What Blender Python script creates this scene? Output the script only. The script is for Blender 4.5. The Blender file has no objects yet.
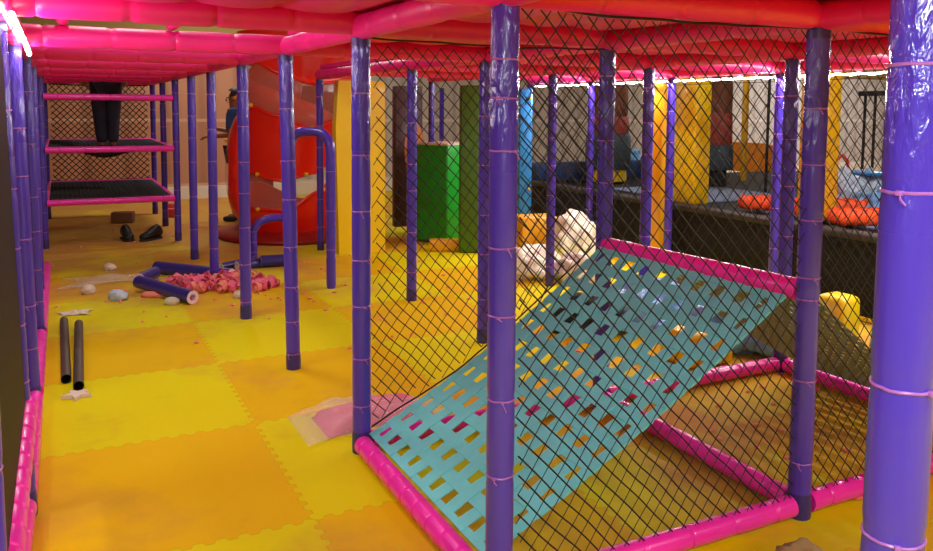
import bpy, bmesh, math, random
from mathutils import Vector, Matrix, noise
R_ = random.Random(7)
SC = bpy.context.scene
C = SC.collection
PI = math.pi
# ---------------------------------------------------------------- plan of the play frame
TH, S1, S2, X0, Y0 = .4655, 1.2744, 1.2385, .1064, 2.3162
CU, SU = math.cos(TH), math.sin(TH)
U0, V0 = X0*CU + Y0*SU, -X0*SU + Y0*CU          # frame coordinates of post (0,0)
DECK = 1.782
def P(u, v, z=0.0): return Vector((u*CU - v*SU, u*SU + v*CU, z))
def UI(i): return U0 + S1*i - (.05 if i == -1 else 0)
def VJ(j): return V0 + S2*j
def G(i, j, z=0.0): return P(UI(i), VJ(j), z)

# ---------------------------------------------------------------- materials
def mat(name, col, rough=.45, coat=0.0, bump=0.0, bscale=30, metal=0.0, var=0.0, vscale=6, spec=.5, emit=None, trans=0.0, alpha=1.0, bdist=.01):
    m = bpy.data.materials.new(name); m.use_nodes = True
    nt = m.node_tree; b = nt.nodes['Principled BSDF']
    b.inputs['Base Color'].default_value = (*col, 1)
    b.inputs['Roughness'].default_value = rough
    b.inputs['Metallic'].default_value = metal
    b.inputs['Coat Weight'].default_value = coat
    b.inputs['Coat Roughness'].default_value = .12
    b.inputs['Specular IOR Level'].default_value = spec
    b.inputs['Transmission Weight'].default_value = trans
    b.inputs['Alpha'].default_value = alpha
    tc = nt.nodes.new('ShaderNodeTexCoord')
    if emit:
        b.inputs['Emission Color'].default_value = (*emit[0], 1); b.inputs['Emission Strength'].default_value = emit[1]
    if bump:
        n = nt.nodes.new('ShaderNodeTexNoise'); n.inputs['Scale'].default_value = bscale; n.inputs['Detail'].default_value = 3
        nt.links.new(tc.outputs['Object'], n.inputs['Vector'])
        bm_ = nt.nodes.new('ShaderNodeBump'); bm_.inputs['Strength'].default_value = bump; bm_.inputs['Distance'].default_value = bdist
        nt.links.new(n.outputs['Fac'], bm_.inputs['Height']); nt.links.new(bm_.outputs['Normal'], b.inputs['Normal'])
    if var:
        n2 = nt.nodes.new('ShaderNodeTexNoise'); n2.inputs['Scale'].default_value = vscale; n2.inputs['Detail'].default_value = 4
        nt.links.new(tc.outputs['Object'], n2.inputs['Vector'])
        mr = nt.nodes.new('ShaderNodeMapRange'); mr.inputs[1].default_value = .3; mr.inputs[2].default_value = .7
        mr.inputs[3].default_value = 1-var; mr.inputs[4].default_value = 1+var*.5
        nt.links.new(n2.outputs['Fac'], mr.inputs[0])
        mx = nt.nodes.new('ShaderNodeMix'); mx.data_type = 'RGBA'; mx.blend_type = 'MULTIPLY'; mx.inputs[0].default_value = 1
        mx.inputs[6].default_value = (*col, 1)
        nt.links.new(mr.outputs[0], mx.inputs[7]); nt.links.new(mx.outputs[2], b.inputs['Base Color'])
    return m
def srgb(r, g, b):
    f = lambda c: (c/255/12.92) if c/255 <= .04045 else ((c/255+.055)/1.055)**2.4
    return (f(r), f(g), f(b))

M = {}
M['pink'] = mat('pink_vinyl', srgb(255, 44, 186), .30, .25, .12, 14, var=.08, vscale=5)
M['pink_cloth'] = mat('pink_pad', srgb(244, 28, 136), .42, .1, .25, 9, var=.1, vscale=3)
M['tie'] = mat('tie_plastic', srgb(170, 105, 190), .3)
M['teal'] = mat('teal_webbing', srgb(118, 226, 228), .75, 0, .3, 220, var=.06, vscale=14)
M['mesh_grey'] = mat('grey_mesh', srgb(150, 166, 156), .8, 0, .2, 150)
M['rope'] = mat('black_rope', srgb(20, 20, 22), .7)
M['black'] = mat('black_vinyl', srgb(13, 13, 14), .6, 0, .1, 20, spec=.3)
M['black_mat'] = mat('black_fabric', srgb(22, 22, 24), .9, 0, .2, 90)
M['pipe'] = mat('grey_pipe', srgb(84, 72, 62), .5, 0, .1, 40, var=.15)
M['pipe_in'] = mat('pipe_dark', srgb(18, 15, 14), .8)
M['red'] = mat('red_plastic', srgb(244, 30, 8), .28, .3)
M['clear'] = mat('clear_plastic', (.62, .42, .32), .12, 0, .15, 6, trans=.0, alpha=.17)
M['film'] = mat('clear_film', (.95, .93, .93), .12, 0, .9, 26, alpha=.26, bdist=.03)
M['bolt'] = mat('yellow_cap', srgb(240, 190, 20), .4)
M['yellow'] = mat('yellow_pad', srgb(240, 205, 0), .4, .15, .1, 8)
M['ochre'] = mat('ochre_pad', srgb(228, 168, 10), .4, .15, .1, 8)
M['green'] = mat('green_pad', srgb(22, 165, 40), .4, .1, .1, 8)
M['olive'] = mat('dark_green_pad', srgb(62, 108, 10), .45, .1, .1, 8)
M['brown'] = mat('brown_pad', srgb(80, 48, 48), .5, .1, .1, 8)
M['orange'] = mat('orange_pad', srgb(222, 132, 14), .45, .1)
M['orange_foam'] = mat('orange_foam', srgb(255, 92, 28), .6, 0, .2, 20)
M['blue'] = mat('blue_pad', srgb(40, 140, 210), .4, .15)
M['navy'] = mat('navy_pad', srgb(24, 62, 110), .5)
M['cream'] = mat('cream_wrap', srgb(240, 236, 208), .5, 0, .8, 16, var=.15, vscale=8, bdist=.04)
M['white_bag'] = mat('white_bag', srgb(190, 205, 220), .4, 0, .7, 20, bdist=.04)
M['tarp'] = mat('blue_tarp', srgb(120, 180, 232), .35, 0, .8, 14, var=.3, vscale=12, bdist=.04)
M['foam_tube'] = mat('navy_foam_skin', srgb(52, 44, 128), .35, .2, .15, 20)
M['foam_in'] = mat('white_foam', srgb(235, 205, 215), .8, 0, .2, 60)
M['scrap'] = mat('pink_scrap', srgb(240, 105, 140), .7, 0, .2, 30, var=.2, vscale=20)
M['scrap2'] = mat('salmon_scrap', srgb(245, 140, 120), .7, 0, .2, 30)
M['paper'] = mat('pale_scrap', srgb(225, 210, 190), .7, 0, .2, 30)
M['brick'] = mat('brown_brick', srgb(135, 92, 62), .8, 0, .3, 30)
M['pink_block'] = mat('pink_block', srgb(215, 70, 85), .7)
M['shoe'] = mat('black_shoe', srgb(24, 22, 24), .5)
M['sole'] = mat('shoe_sole', srgb(45, 42, 42), .7)
M['khaki'] = mat('khaki_cloth', srgb(165, 142, 92), .9, 0, .8, 40, var=.15, vscale=14)
M['skin'] = mat('skin', srgb(150, 98, 72), .5)
M['hair'] = mat('dark_hair', srgb(25, 20, 20), .6)
M['shirt'] = mat('blue_shirt', srgb(48, 92, 150), .85)
M['trousers'] = mat('navy_trousers', srgb(34, 32, 52), .85, 0, .3, 20)
M['eye'] = mat('eye', (.05, .04, .04), .2)
M['tray'] = mat('dark_red_base', srgb(150, 22, 12), .4)
M['trampoline'] = mat('trampoline_bed', srgb(110, 125, 150), .7)
M['led'] = mat('led_strip', (.9, .9, .9), .4, emit=((1.0, .95, .82), 18))
M['led_pink'] = mat('led_strip_warm', (.9, .9, .9), .4, emit=((1.0, .9, .8), 30))
M['totem_brown'] = mat('painted_brown', srgb(120, 62, 30), .6)
M['totem_teal'] = mat('painted_teal', srgb(44, 66, 74), .6)
M['totem_red'] = mat('painted_red', srgb(150, 52, 34), .6)
M['lilac_bag'] = mat('pink_foam_sheet', srgb(225, 100, 130), .5, 0, .3, 12)
M['trim'] = mat('dark_trim', srgb(52, 46, 38), .6)
M['duct'] = mat('duct_black', srgb(30, 28, 28), .6)
M['lamp'] = mat('lamp_diffuser', (.9, .9, .9), .5, emit=((1, .93, .8), 4))
M['handle_red'] = mat('red_handle', srgb(220, 30, 40), .5)
M['frame_black'] = mat('black_steel', srgb(28, 28, 28), .45, metal=.4)

def purple_mat():
    m = mat('purple_vinyl', srgb(76, 53, 182), .32, .35, 0, 10)
    nt = m.node_tree; b = nt.nodes['Principled BSDF']
    tc = nt.nodes['Texture Coordinate']
    sep = nt.nodes.new('ShaderNodeSeparateXYZ'); nt.links.new(tc.outputs['Object'], sep.inputs[0])
    mp = nt.nodes.new('ShaderNodeMapping'); mp.inputs['Scale'].default_value = (1, 1, .35)
    nt.links.new(tc.outputs['Object'], mp.inputs[0])
    n = nt.nodes.new('ShaderNodeTexNoise'); n.inputs['Scale'].default_value = 42; n.inputs['Detail'].default_value = 4; n.inputs['Distortion'].default_value = .8
    nt.links.new(mp.outputs[0], n.inputs['Vector'])
    # the crinkled shrink film covers the upper part of every post
    mr = nt.nodes.new('ShaderNodeMapRange'); mr.inputs[1].default_value = 1.28; mr.inputs[2].default_value = 1.55
    mr.inputs[3].default_value = .05; mr.inputs[4].default_value = .75
    nt.links.new(sep.outputs['Z'], mr.inputs[0])
    bp = nt.nodes.new('ShaderNodeBump'); bp.inputs['Distance'].default_value = .015
    nt.links.new(mr.outputs[0], bp.inputs['Strength']); nt.links.new(n.outputs['Fac'], bp.inputs['Height'])
    nt.links.new(bp.outputs['Normal'], b.inputs['Normal']); nt.links.new(bp.outputs['Normal'], b.inputs['Coat Normal'])
    mr2 = nt.nodes.new('ShaderNodeMapRange'); mr2.inputs[1].default_value = 1.28; mr2.inputs[2].default_value = 1.55
    mr2.inputs[3].default_value = .3; mr2.inputs[4].default_value = .12
    nt.links.new(sep.outputs['Z'], mr2.inputs[0]); nt.links.new(mr2.outputs[0], b.inputs['Roughness'])
    return m
M['purple'] = purple_mat()
M['purple_cap'] = mat('purple_boot', srgb(54, 40, 120), .4, .2, .3, 20)

def floor_mat():
    m = bpy.data.materials.new('foam_mat_floor'); m.use_nodes = True
    nt = m.node_tree; N = nt.nodes; L = nt.links; b = N['Principled BSDF']
    tc = N.new('ShaderNodeTexCoord'); sep = N.new('ShaderNodeSeparateXYZ'); L.new(tc.outputs['Object'], sep.inputs[0])
    def mth(op, a, b_=None, c=None):
        n = N.new('ShaderNodeMath'); n.operation = op
        for k, x in enumerate((a, b_, c)):
            if x is None: continue
            if isinstance(x, (int, float)): n.inputs[k].default_value = x
            else: L.new(x, n.inputs[k])
        return n.outputs[0]
    X, Y = sep.outputs['X'], sep.outputs['Y']
    # interlocking puzzle edge: clipped sine offsets
    sx = mth('MULTIPLY', mth('MINIMUM', mth('MAXIMUM', mth('MULTIPLY', mth('SINE', mth('MULTIPLY', Y, 2*PI*13)), 2.5), -1), 1), .011)
    sy = mth('MULTIPLY', mth('MINIMUM', mth('MAXIMUM', mth('MULTIPLY', mth('SINE', mth('MULTIPLY', X, 2*PI*13)), 2.5), -1), 1), .011)
    xx = mth('ADD', X, sx); yy = mth('ADD', Y, sy)
    par = mth('FLOORED_MODULO', mth('ADD', mth('FLOOR', xx), mth('FLOOR', yy)), 2)
    fx = mth('ABSOLUTE', mth('SUBTRACT', mth('FLOORED_MODULO', mth('ADD', xx, .5), 1), .5))
    fy = mth('ABSOLUTE', mth('SUBTRACT', mth('FLOORED_MODULO', mth('ADD', yy, .5), 1), .5))
    seam = mth('LESS_THAN', mth('MINIMUM', fx, fy), .0035)
    mix = N.new('ShaderNodeMix'); mix.data_type = 'RGBA'; L.new(par, mix.inputs[0])
    mix.inputs[6].default_value = (*srgb(224, 214, 0), 1); mix.inputs[7].default_value = (*srgb(228, 188, 0), 1)
    mx2 = N.new('ShaderNodeMix'); mx2.data_type = 'RGBA'; mx2.blend_type = 'MULTIPLY'; L.new(mth('MULTIPLY', seam, .22), mx2.inputs[0])
    L.new(mix.outputs[2], mx2.inputs[6]); mx2.inputs[7].default_value = (.45, .3, .1, 1)
    # builders' dust: patches of brown-grey dirt on the mats of the working area
    n = N.new('ShaderNodeTexNoise'); n.inputs['Scale'].default_value = .9; n.inputs['Detail'].default_value = 6; n.inputs['Roughness'].default_value = .62
    L.new(tc.outputs['Object'], n.inputs['Vector'])
    mrv = N.new('ShaderNodeMapRange'); mrv.inputs[1].default_value = 2.2; mrv.inputs[2].default_value = 7.5; mrv.inputs[3].default_value = -.1; mrv.inputs[4].default_value = .3
    L.new(Y, mrv.inputs[0])
    mru = N.new('ShaderNodeMapRange'); mru.inputs[1].default_value = .5; mru.inputs[2].default_value = 2.2; mru.inputs[3].default_value = 0; mru.inputs[4].default_value = .2
    L.new(mth('SUBTRACT', mth('SUBTRACT', X, mth('MULTIPLY', mth('LESS_THAN', Y, -.72), 9)), mth('MULTIPLY', mth('GREATER_THAN', Y, 1.0), 9)), mru.inputs[0])
    mrx = N.new('ShaderNodeMapRange'); mrx.inputs[1].default_value = 1.2; mrx.inputs[2].default_value = 1.9; mrx.inputs[3].default_value = 0; mrx.inputs[4].default_value = -.22
    L.new(mth('SUBTRACT', X, mth('MULTIPLY', mth('LESS_THAN', Y, 1.0), 9)), mrx.inputs[0])
    d = N.new('ShaderNodeMapRange'); d.inputs[1].default_value = .42; d.inputs[2].default_value = .70; d.inputs[3].default_value = 0; d.inputs[4].default_value = .8
    L.new(mth('ADD', mrx.outputs[0], mth('ADD', mth('ADD', n.outputs['Fac'], mrv.outputs[0]), mru.outputs[0])), d.inputs[0])
    mx3 = N.new('ShaderNodeMix'); mx3.data_type = 'RGBA'; L.new(d.outputs[0], mx3.inputs[0])
    L.new(mx2.outputs[2], mx3.inputs[6]); mx3.inputs[7].default_value = (*srgb(186, 122, 72), 1)
    L.new(mx3.outputs[2], b.inputs['Base Color'])
    b.inputs['Roughness'].default_value = .7; b.inputs['Specular IOR Level'].default_value = .12
    n2 = N.new('ShaderNodeTexNoise'); n2.inputs['Scale'].default_value = 160; L.new(tc.outputs['Object'], n2.inputs['Vector'])
    bp = N.new('ShaderNodeBump'); bp.inputs['Strength'].default_value = .25; bp.inputs['Distance'].default_value = .003
    L.new(n2.outputs['Fac'], bp.inputs['Height']); L.new(bp.outputs['Normal'], b.inputs['Normal'])
    return m
M['floor'] = floor_mat()

def wall_mat(name, col, rib, seam_col):
    m = bpy.data.materials.new(name); m.use_nodes = True
    nt = m.node_tree; N = nt.nodes; L = nt.links; b = N['Principled BSDF']
    tc = N.new('ShaderNodeTexCoord')
    w = N.new('ShaderNodeTexWave'); w.wave_type = 'BANDS'; w.bands_direction = 'X'; w.inputs['Scale'].default_value = rib
    L.new(tc.outputs['Object'], w.inputs['Vector'])
    cr = N.new('ShaderNodeMapRange'); cr.inputs[1].default_value = .0; cr.inputs[2].default_value = .25
    cr.inputs[3].default_value = .75; cr.inputs[4].default_value = 1
    L.new(w.outputs['Fac'], cr.inputs[0])
    sep = N.new('ShaderNodeSeparateXYZ'); L.new(tc.outputs['Object'], sep.inputs[0])
    mo = N.new('ShaderNodeMath'); mo.operation = 'FLOORED_MODULO'; mo.inputs[1].default_value = 1.05; L.new(sep.outputs['Z'], mo.inputs[0])
    lt = N.new('ShaderNodeMath'); lt.operation = 'LESS_THAN'; lt.inputs[1].default_value = .05; L.new(mo.outputs[0], lt.inputs[0])
    mx = N.new('ShaderNodeMix'); mx.data_type = 'RGBA'; mx.blend_type = 'MULTIPLY'; mx.inputs[0].default_value = 1
    mx.inputs[6].default_value = (*col, 1); L.new(cr.outputs[0], mx.inputs[7])
    mx2 = N.new('ShaderNodeMix'); mx2.data_type = 'RGBA'; L.new(lt.outputs[0], mx2.inputs[0])
    L.new(mx.outputs[2], mx2.inputs[6]); mx2.inputs[7].default_value = (*seam_col, 1)
    L.new(mx2.outputs[2], b.inputs['Base Color']); b.inputs['Roughness'].default_value = .55
    bp = N.new('ShaderNodeBump'); bp.inputs['Strength'].default_value = .5; bp.inputs['Distance'].default_value = .03
    L.new(w.outputs['Fac'], bp.inputs['Height']); L.new(bp.outputs['Normal'], b.inputs['Normal'])
    return m
M['wall'] = wall_mat('ribbed_cladding', srgb(200, 190, 182), .9, srgb(222, 212, 202))
M['boards'] = wall_mat('tan_boards', srgb(196, 138, 104), .55, srgb(214, 168, 136))
M['upper'] = mat('olive_upper_wall', srgb(150, 126, 66), .9, var=.1, vscale=1)
M['wall_plain'] = mat('plain_wall', srgb(150, 135, 112), .8, var=.1, vscale=1)
M['ceil'] = mat('hall_ceiling', srgb(170, 150, 95), .9, var=.1, vscale=1)
M['skirting'] = mat('white_skirting', srgb(235, 225, 205), .6)

# ---------------------------------------------------------------- geometry collector
class MB:
    def __init__(s): s.v = []; s.f = []
    def add(s, vs, fs):
        o = len(s.v); s.v += [tuple(x) for x in vs]; s.f += [tuple(i+o for i in f) for f in fs]; return s
    def tube(s, pts, r, n=12, caps=True, closed=False, up=None):
        pts = [Vector(p) for p in pts]; k = len(pts)
        rs = r if isinstance(r, (list, tuple)) else [r]*k
        vs = []; t0 = None; nrm = None
        for i, p in enumerate(pts):
            a = pts[(i-1) % k] if (i or closed) else p; b = pts[(i+1) % k] if (i < k-1 or closed) else p
            t = (b-a).normalized()
            if nrm is None:
                h = Vector((0, 0, 1)) if abs(t.z) < .9 else Vector((1, 0, 0))
                nrm = t.cross(h).normalized()
            else:
                nrm = (nrm - t*nrm.dot(t))
                nrm = nrm.normalized() if nrm.length > 1e-6 else t.cross(Vector((0, 0, 1))).normalized()
            bn = t.cross(nrm)
            for q in range(n):
                an = 2*PI*q/n
                vs.append(p + (nrm*math.cos(an) + bn*math.sin(an))*rs[i])
        fs = []
        for i in range(k if closed else k-1):
            i2 = (i+1) % k
            for q in range(n):
                q2 = (q+1) % n
                fs.append((i*n+q, i*n+q2, i2*n+q2, i2*n+q))
        if caps and not closed:
            fs.append(tuple(reversed(range(n)))); fs.append(tuple((k-1)*n+q for q in range(n)))
        return s.add(vs, fs)
    def box(s, c, size, rz=0.0, bev=0.0, rx=0.0, ry=0.0, seg=2):
        bm = bmesh.new(); bmesh.ops.create_cube(bm, size=1)
        bmesh.ops.scale(bm, vec=Vector(size), verts=bm.verts)
        if bev: bmesh.ops.bevel(bm, geom=list(bm.edges), offset=bev, segments=seg, profile=.5, affect='EDGES')
        mt = Matrix.Translation(Vector(c)) @ Matrix.Rotation(rz, 4, 'Z') @ Matrix.Rotation(ry, 4, 'Y') @ Matrix.Rotation(rx, 4, 'X')
        bmesh.ops.transform(bm, matrix=mt, verts=bm.verts)
        bm.verts.index_update()
        vs = [v.co.copy() for v in bm.verts]; fs = [[v.index for v in f.verts] for f in bm.faces]; bm.free()
        return s.add(vs, fs)
    def lathe(s, c, prof, n=20, mt=None):
        vs = []; fs = []
        for r, z in prof:
            for q in range(n):
                a = 2*PI*q/n; vs.append(Vector((r*math.cos(a), r*math.sin(a), z)))
        for i in range(len(prof)-1):
            for q in range(n):
                q2 = (q+1) % n; fs.append((i*n+q, i*n+q2, (i+1)*n+q2, (i+1)*n+q))
        fs.append(tuple(reversed(range(n)))); fs.append(tuple((len(prof)-1)*n+q for q in range(n)))
        m_ = Matrix.Translation(Vector(c)) @ (mt or Matrix.Identity(4))
        return s.add([m_ @ v for v in vs], fs)
    def prism(s, pts, off):
        n = len(pts); pts = [Vector(p) for p in pts]; off = Vector(off)
        vs = pts + [p+off for p in pts]
        fs = [tuple(range(n)), tuple(reversed(range(n, 2*n)))] + [(i, i+n, (i+1) % n+n, (i+1) % n) for i in range(n)]
        return s.add(vs, fs)
    def grid(s, fn, nu, nv):
        vs = [fn(a/nu, b/nv) for a in range(nu+1) for b in range(nv+1)]
        fs = [(a*(nv+1)+b, (a+1)*(nv+1)+b, (a+1)*(nv+1)+b+1, a*(nv+1)+b+1) for a in range(nu) for b in range(nv)]
        return s.add(vs, fs)
    def blob(s, c, rad, seed=0, amp=.25, freq=2.2, sub=3, flat=True):
        bm = bmesh.new(); bmesh.ops.create_icosphere(bm, subdivisions=sub, radius=1)
        c = Vector(c)
        for v in bm.verts:
            d = v.co.normalized()
            k = 1 + amp*noise.noise(d*freq + Vector((seed*7.3, seed*3.1, seed))) + amp*.4*noise.noise(d*freq*2.7 + Vector((seed, 9, 4)))
            v.co = Vector((d.x*rad[0]*k, d.y*rad[1]*k, d.z*rad[2]*k))
            if flat and v.co.z < -rad[2]*.6: v.co.z = -rad[2]*.6
        bm.verts.index_update()
        vs = [v.co + c for v in bm.verts]; fs = [[v.index for v in f.verts] for f in bm.faces]; bm.free()
        return s.add(vs, fs)
    def build(s, name, m, parent=None, smooth=50, origin=None):
        me = bpy.data.meshes.new(name)
        o_ = Vector(origin) if origin is not None else Vector((0, 0, 0))
        me.from_pydata([tuple(Vector(v)-o_) for v in s.v], [], s.f); me.update()
        if smooth:
            me.polygons.foreach_set('use_smooth', [True]*len(me.polygons))
            me.set_sharp_from_angle(angle=math.radians(smooth))
        if m: me.materials.append(m)
        o = bpy.data.objects.new(name, me); C.objects.link(o); o.location = o_
        if parent:
            o.parent = parent
            pw = Vector(parent.get('_w', (0, 0, 0))); o.location = o_ - pw; o['_w'] = tuple(o_)
        else: o['_w'] = tuple(o_)
        return o
def thing(name, loc, label, cat, group=None):
    o = bpy.data.objects.new(name, None); C.objects.link(o); o.empty_display_size = .1
    o.location = Vector(loc); o['_w'] = tuple(Vector(loc)); return tag(o, label, cat, group)
def tag(o, label, cat, group=None):
    o['label'] = label; o['category'] = cat
    if group: o['group'] = group
    return o
def struct(o): o['kind'] = 'structure'; return o

# ---------------------------------------------------------------- the room
def floor_obj():
    mb = MB(); mb.add([(-7, -6, 0), (22, -6, 0), (22, 14, 0), (-7, 14, 0)], [(0, 1, 2, 3)])
    mb.add([(-7, -6, -.1), (22, -6, -.1), (22, 14, -.1), (-7, 14, -.1)], [(3, 2, 1, 0)])
    mb.f += [(0, 4, 5, 1), (1, 5, 6, 2), (2, 6, 7, 3), (3, 7, 4, 0)]
    o = mb.build('floor', M['floor'], smooth=0)
    o.rotation_euler.z = TH
    # object coordinates start on a tile corner
    du, dv = .78, 2.775
    for v in o.data.vertices: v.co.x -= du; v.co.y -= dv
    o.location = P(du, dv, 0)
    return struct(o)
floor_obj()
def rbox(name, u0, u1, v0, v1, z0, z1, m):
    o = MB().box((0, 0, 0), (u1-u0, v1-v0, z1-z0)).build(name, m, smooth=0)
    o.location = P((u0+u1)/2, (v0+v1)/2, (z0+z1)/2); o.rotation_euler.z = TH
    return struct(o)
rbox('wall_back', 3.1, 22, 13.7, 13.85, 0, 4.6, M['wall'])
rbox('wall_back_left', -7, 3.1, 13.7, 13.85, 0, 4.6, M['boards'])
rbox('trim_1', -7, 22, 13.62, 13.7, 2.35, 4.6, M['upper'])
rbox('wall_left', -7.15, -7, -6, 13.85, 0, 4.6, M['wall_plain'])
rbox('wall_right', 22, 22.15, -6, 13.85, 0, 4.6, M['wall_plain'])
rbox('wall_front', -7, 22, -6.15, -6, 0, 4.6, M['wall_plain'])
rbox('ceiling', -7.2, 22.2, -6.2, 13.9, 4.6, 4.7, M['ceil'])
rbox('baseboard_back', -7, 22, 13.66, 13.7, 0, .2, M['skirting'])

# ---------------------------------------------------------------- posts
def tie_part(parent, c, r, name='cable_tie'):
    mb = MB(); k = 18
    c = Vector(c)
    mb.tube([c + Vector((math.cos(2*PI*q/k)*r, math.sin(2*PI*q/k)*r, R_.uniform(-.001, .001))) for q in range(k)], .0028, 6, closed=True)
    a = R_.uniform(PI*1.2, PI*1.8)
    d = Vector((math.cos(a), math.sin(a), 0)); t = Vector((-d.y, d.x, 0))
    mb.box(c + d*(r+.003), (.009, .009, .008), rz=a, bev=.001)
    l = R_.uniform(.008, .028)
    mb.tube([c+d*(r+.004), c+d*(r+.012)+t*.006-Vector((0, 0, l*.5)), c+d*(r+.008)+t*.012-Vector((0, 0, l))], .0016, 5)
    return mb.build(name, M['tie'], parent, origin=c)
def post(base, top, r, label, ties=None, boot=True, name='padded_post', cat='post', film=True):
    base, top = Vector(base), Vector(top)
    t = thing(name, base, label, cat)
    mb = MB(); L = (top-base).length; n = 40
    if ties is None:
        ties = []; z = R_.uniform(.12, .3)
        while z < L-.1: ties.append(z); z += R_.uniform(.2, .34)
    pts = []; rs = []
    for k in range(n*2+1):
        z = k/(n*2); zz = z*L
        dip = sum(math.exp(-((zz-q)/.014)**2) for q in ties)
        pts.append(base.lerp(top, z)); rs.append(r*(1 - .07*min(dip, 1) + .012*noise.noise(Vector((base.x*3, base.y*3, zz*6)))))
    mb.tube(pts, rs, 20)
    mb.build('padding', M['purple'], t, origin=base)
    for q in ties: tie_part(t, base.lerp(top, q/L), r*.965)
    if boot:
        b = MB(); ax = (top-base).normalized()
        b.tube([base+ax*h for h in (0, .02, .07, .10)], [r*1.03, r*1.06, r*1.05, r*.99], 20)
        b.build('boot', M['purple_cap'], t, origin=base)
    c = MB(); ax = (top-base).normalized()
    k = 20; ring = []
    c.tube([top-ax*.028, top-ax*.012, top+ax*.01], [r*1.02, r*1.03, r*1.0], 20)
    c.build('top_wrap', M['purple_cap'], t, origin=top-ax*.05)
    return t
def gpost(i, j, r, label, ties=None, du=0, dv=0, tu=None, tv=None, z1=DECK, **k):
    tu = du if tu is None else tu; tv = dv if tv is None else tv
    return post(P(UI(i)+du, VJ(j)+dv), P(UI(i)+tu, VJ(j)+tv, z1), r, label, ties, **k)
gpost(0, -1, .0455, 'thick purple padded post nearest the camera at the right edge', [.30, .84, 1.08, 1.38, 1.57], du=.006, tu=.022, z1=DECK+.1)
gpost(0, 0, .0415, 'tall purple padded post in front of the teal ramp, running out of the picture', [.18, .42, .65, .90, 1.10, 1.38, 1.53, 1.64], z1=DECK+.17)
gpost(0, 1, .0405, 'purple padded post at the far low corner of the teal ramp, beside the plastic-wrapped foam', [.21, .42, .65, .85, 1.06, 1.30, 1.56])
gpost(0, 2, .040, 'free-standing purple padded post in front of the slide, next left of the ramp corner post', [.09, .28, .48, .71, .98, 1.2, 1.49], du=.02, tu=-.008)
gpost(0, 3, .039, 'purple padded post at the right end of the pink foam scraps', None)
gpost(0, 4, .038, 'purple padded post rising behind the pile of foam scraps', None, dv=.08)
gpost(0, 5, .038, 'dark purple post just left of the post behind the foam scraps', None)
gpost(0, 6, .036, 'front right corner post of the climbing tower', None)
gpost(0, 7, .036, 'middle right post of the climbing tower', None)
gpost(0, 8, .036, 'rear right corner post of the climbing tower', None)
gpost(1, 0, .0415, 'purple padded post at the near right corner of the teal ramp, through the front net', [.21, .52, .82, .90, 1.11, 1.31, 1.51])
gpost(1, 1, .0405, 'purple padded post at the far top corner of the teal ramp', None, tu=.0, dv=.0)
gpost(1, 2, .040, 'dark purple post standing half hidden right behind the tall front post', None, du=-.02)
gpost(1, 3, .039, 'dark purple post standing before the green box', None)
gpost(1, 5, .036, 'dark purple post behind the upper arched handrail', None)
gpost(2, 0, .040, 'purple padded post at the far right end of the front pink beam', None)
gpost(2, 1, .040, 'purple padded post seen just left of the ramp corner post, against the black platform', None)
gpost(2, 2, .039, 'purple padded post left of the ochre pillar, behind the top beam of the ramp', None)
gpost(2, 3, .037, 'dark purple post left of the lumpy cream bag', None)
gpost(2, 5, .034, 'dark thin post behind the green box, left one of two', None)
gpost(3, 7, .036, 'dark thin post behind the green box, right one of two', None)
gpost(3, 2, .036, 'slim purple post next left of the post by the far edge of the lit deck', None)
gpost(3, 3, .036, 'slim purple post between the ochre pillar and the yellow pillar', None)
gpost(3, 4, .036, 'slim purple post beside the far top corner post of the ramp', None)
gpost(3, 5, .034, 'slim purple post right of the light blue panel', None)
gpost(-1, 0, .041, 'purple padded post cut by the lower left picture corner', None, du=.015, tu=0)
gpost(-1, 1, .039, 'lit purple padded post on the left, at the edge of the black panel', None, du=.03, tu=-.01)
gpost(-1, 2, .038, 'purple padded post second along the left row behind the black panel', None, du=.02, tu=-.01)
gpost(-1, 3, .037, 'purple padded post third along the left row behind the black panel', None, du=.02, tu=0)
gpost(-1, 4, .036, 'dark purple post fourth along the left row behind the black panel', None)
gpost(-1, 6, .036, 'front left corner post of the climbing tower', None)
gpost(-1, 8, .036, 'rear left corner post of the climbing tower', None)

# ---------------------------------------------------------------- padded beams
def beam(a, b, r, label, m='pink', seg=.2, name='padded_beam', cat='beam', parent=None, off=.5, tie=False):
    a, b = Vector(a), Vector(b); L = (b-a).length
    mb = MB(); n = max(8, int(L/(.005 if m == 'pink' else .0125))); pts = []; rs = []
    sd = R_.uniform(0, 50)
    nz = max(1, round(L/seg)); q0 = L/nz
    for k in range(n+1):
        s = L*k/n
        d = abs((s/q0+off) % 1 - .5)*q0 if False else min((s+off*q0) % q0, q0-(s+off*q0) % q0)
        dip = math.exp(-(d/(.004 if m == 'pink' else .009))**2)*(.17 if m == 'pink' else .12) + .035*(1-math.sin(PI*((s+off*q0) % q0)/q0))
        pts.append(a.lerp(b, k/n)); rs.append(r*(1-dip+.02*noise.noise(Vector((sd, s*7, 1)))))
    mb.tube(pts, rs, 16)
    mid = (a+b)/2
    o = mb.build(name, M[m], parent, origin=mid, smooth=40)
    if not parent: tag(o, label, cat)
    return o
GB = .046   # centre height of the floor beams
r0 = .0395
e = .045
beam(P(UI(0)-.01, VJ(1)-e, GB), P(UI(0)-.01, VJ(0)+e, GB), r0, 'pink padded floor beam along the low edge of the teal ramp', seg=.115)
beam(P(UI(0)+e, VJ(0), GB), P(UI(1)-e, VJ(0), GB), r0, 'shiny pink padded floor beam under the front net, left of the ramp corner post', seg=.21)
beam(P(UI(1)+e, VJ(0)+.0, GB), P(UI(2)-e, VJ(0), GB), r0, 'shiny pink padded floor beam under the front net, right of the ramp corner post', seg=.21)
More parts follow.
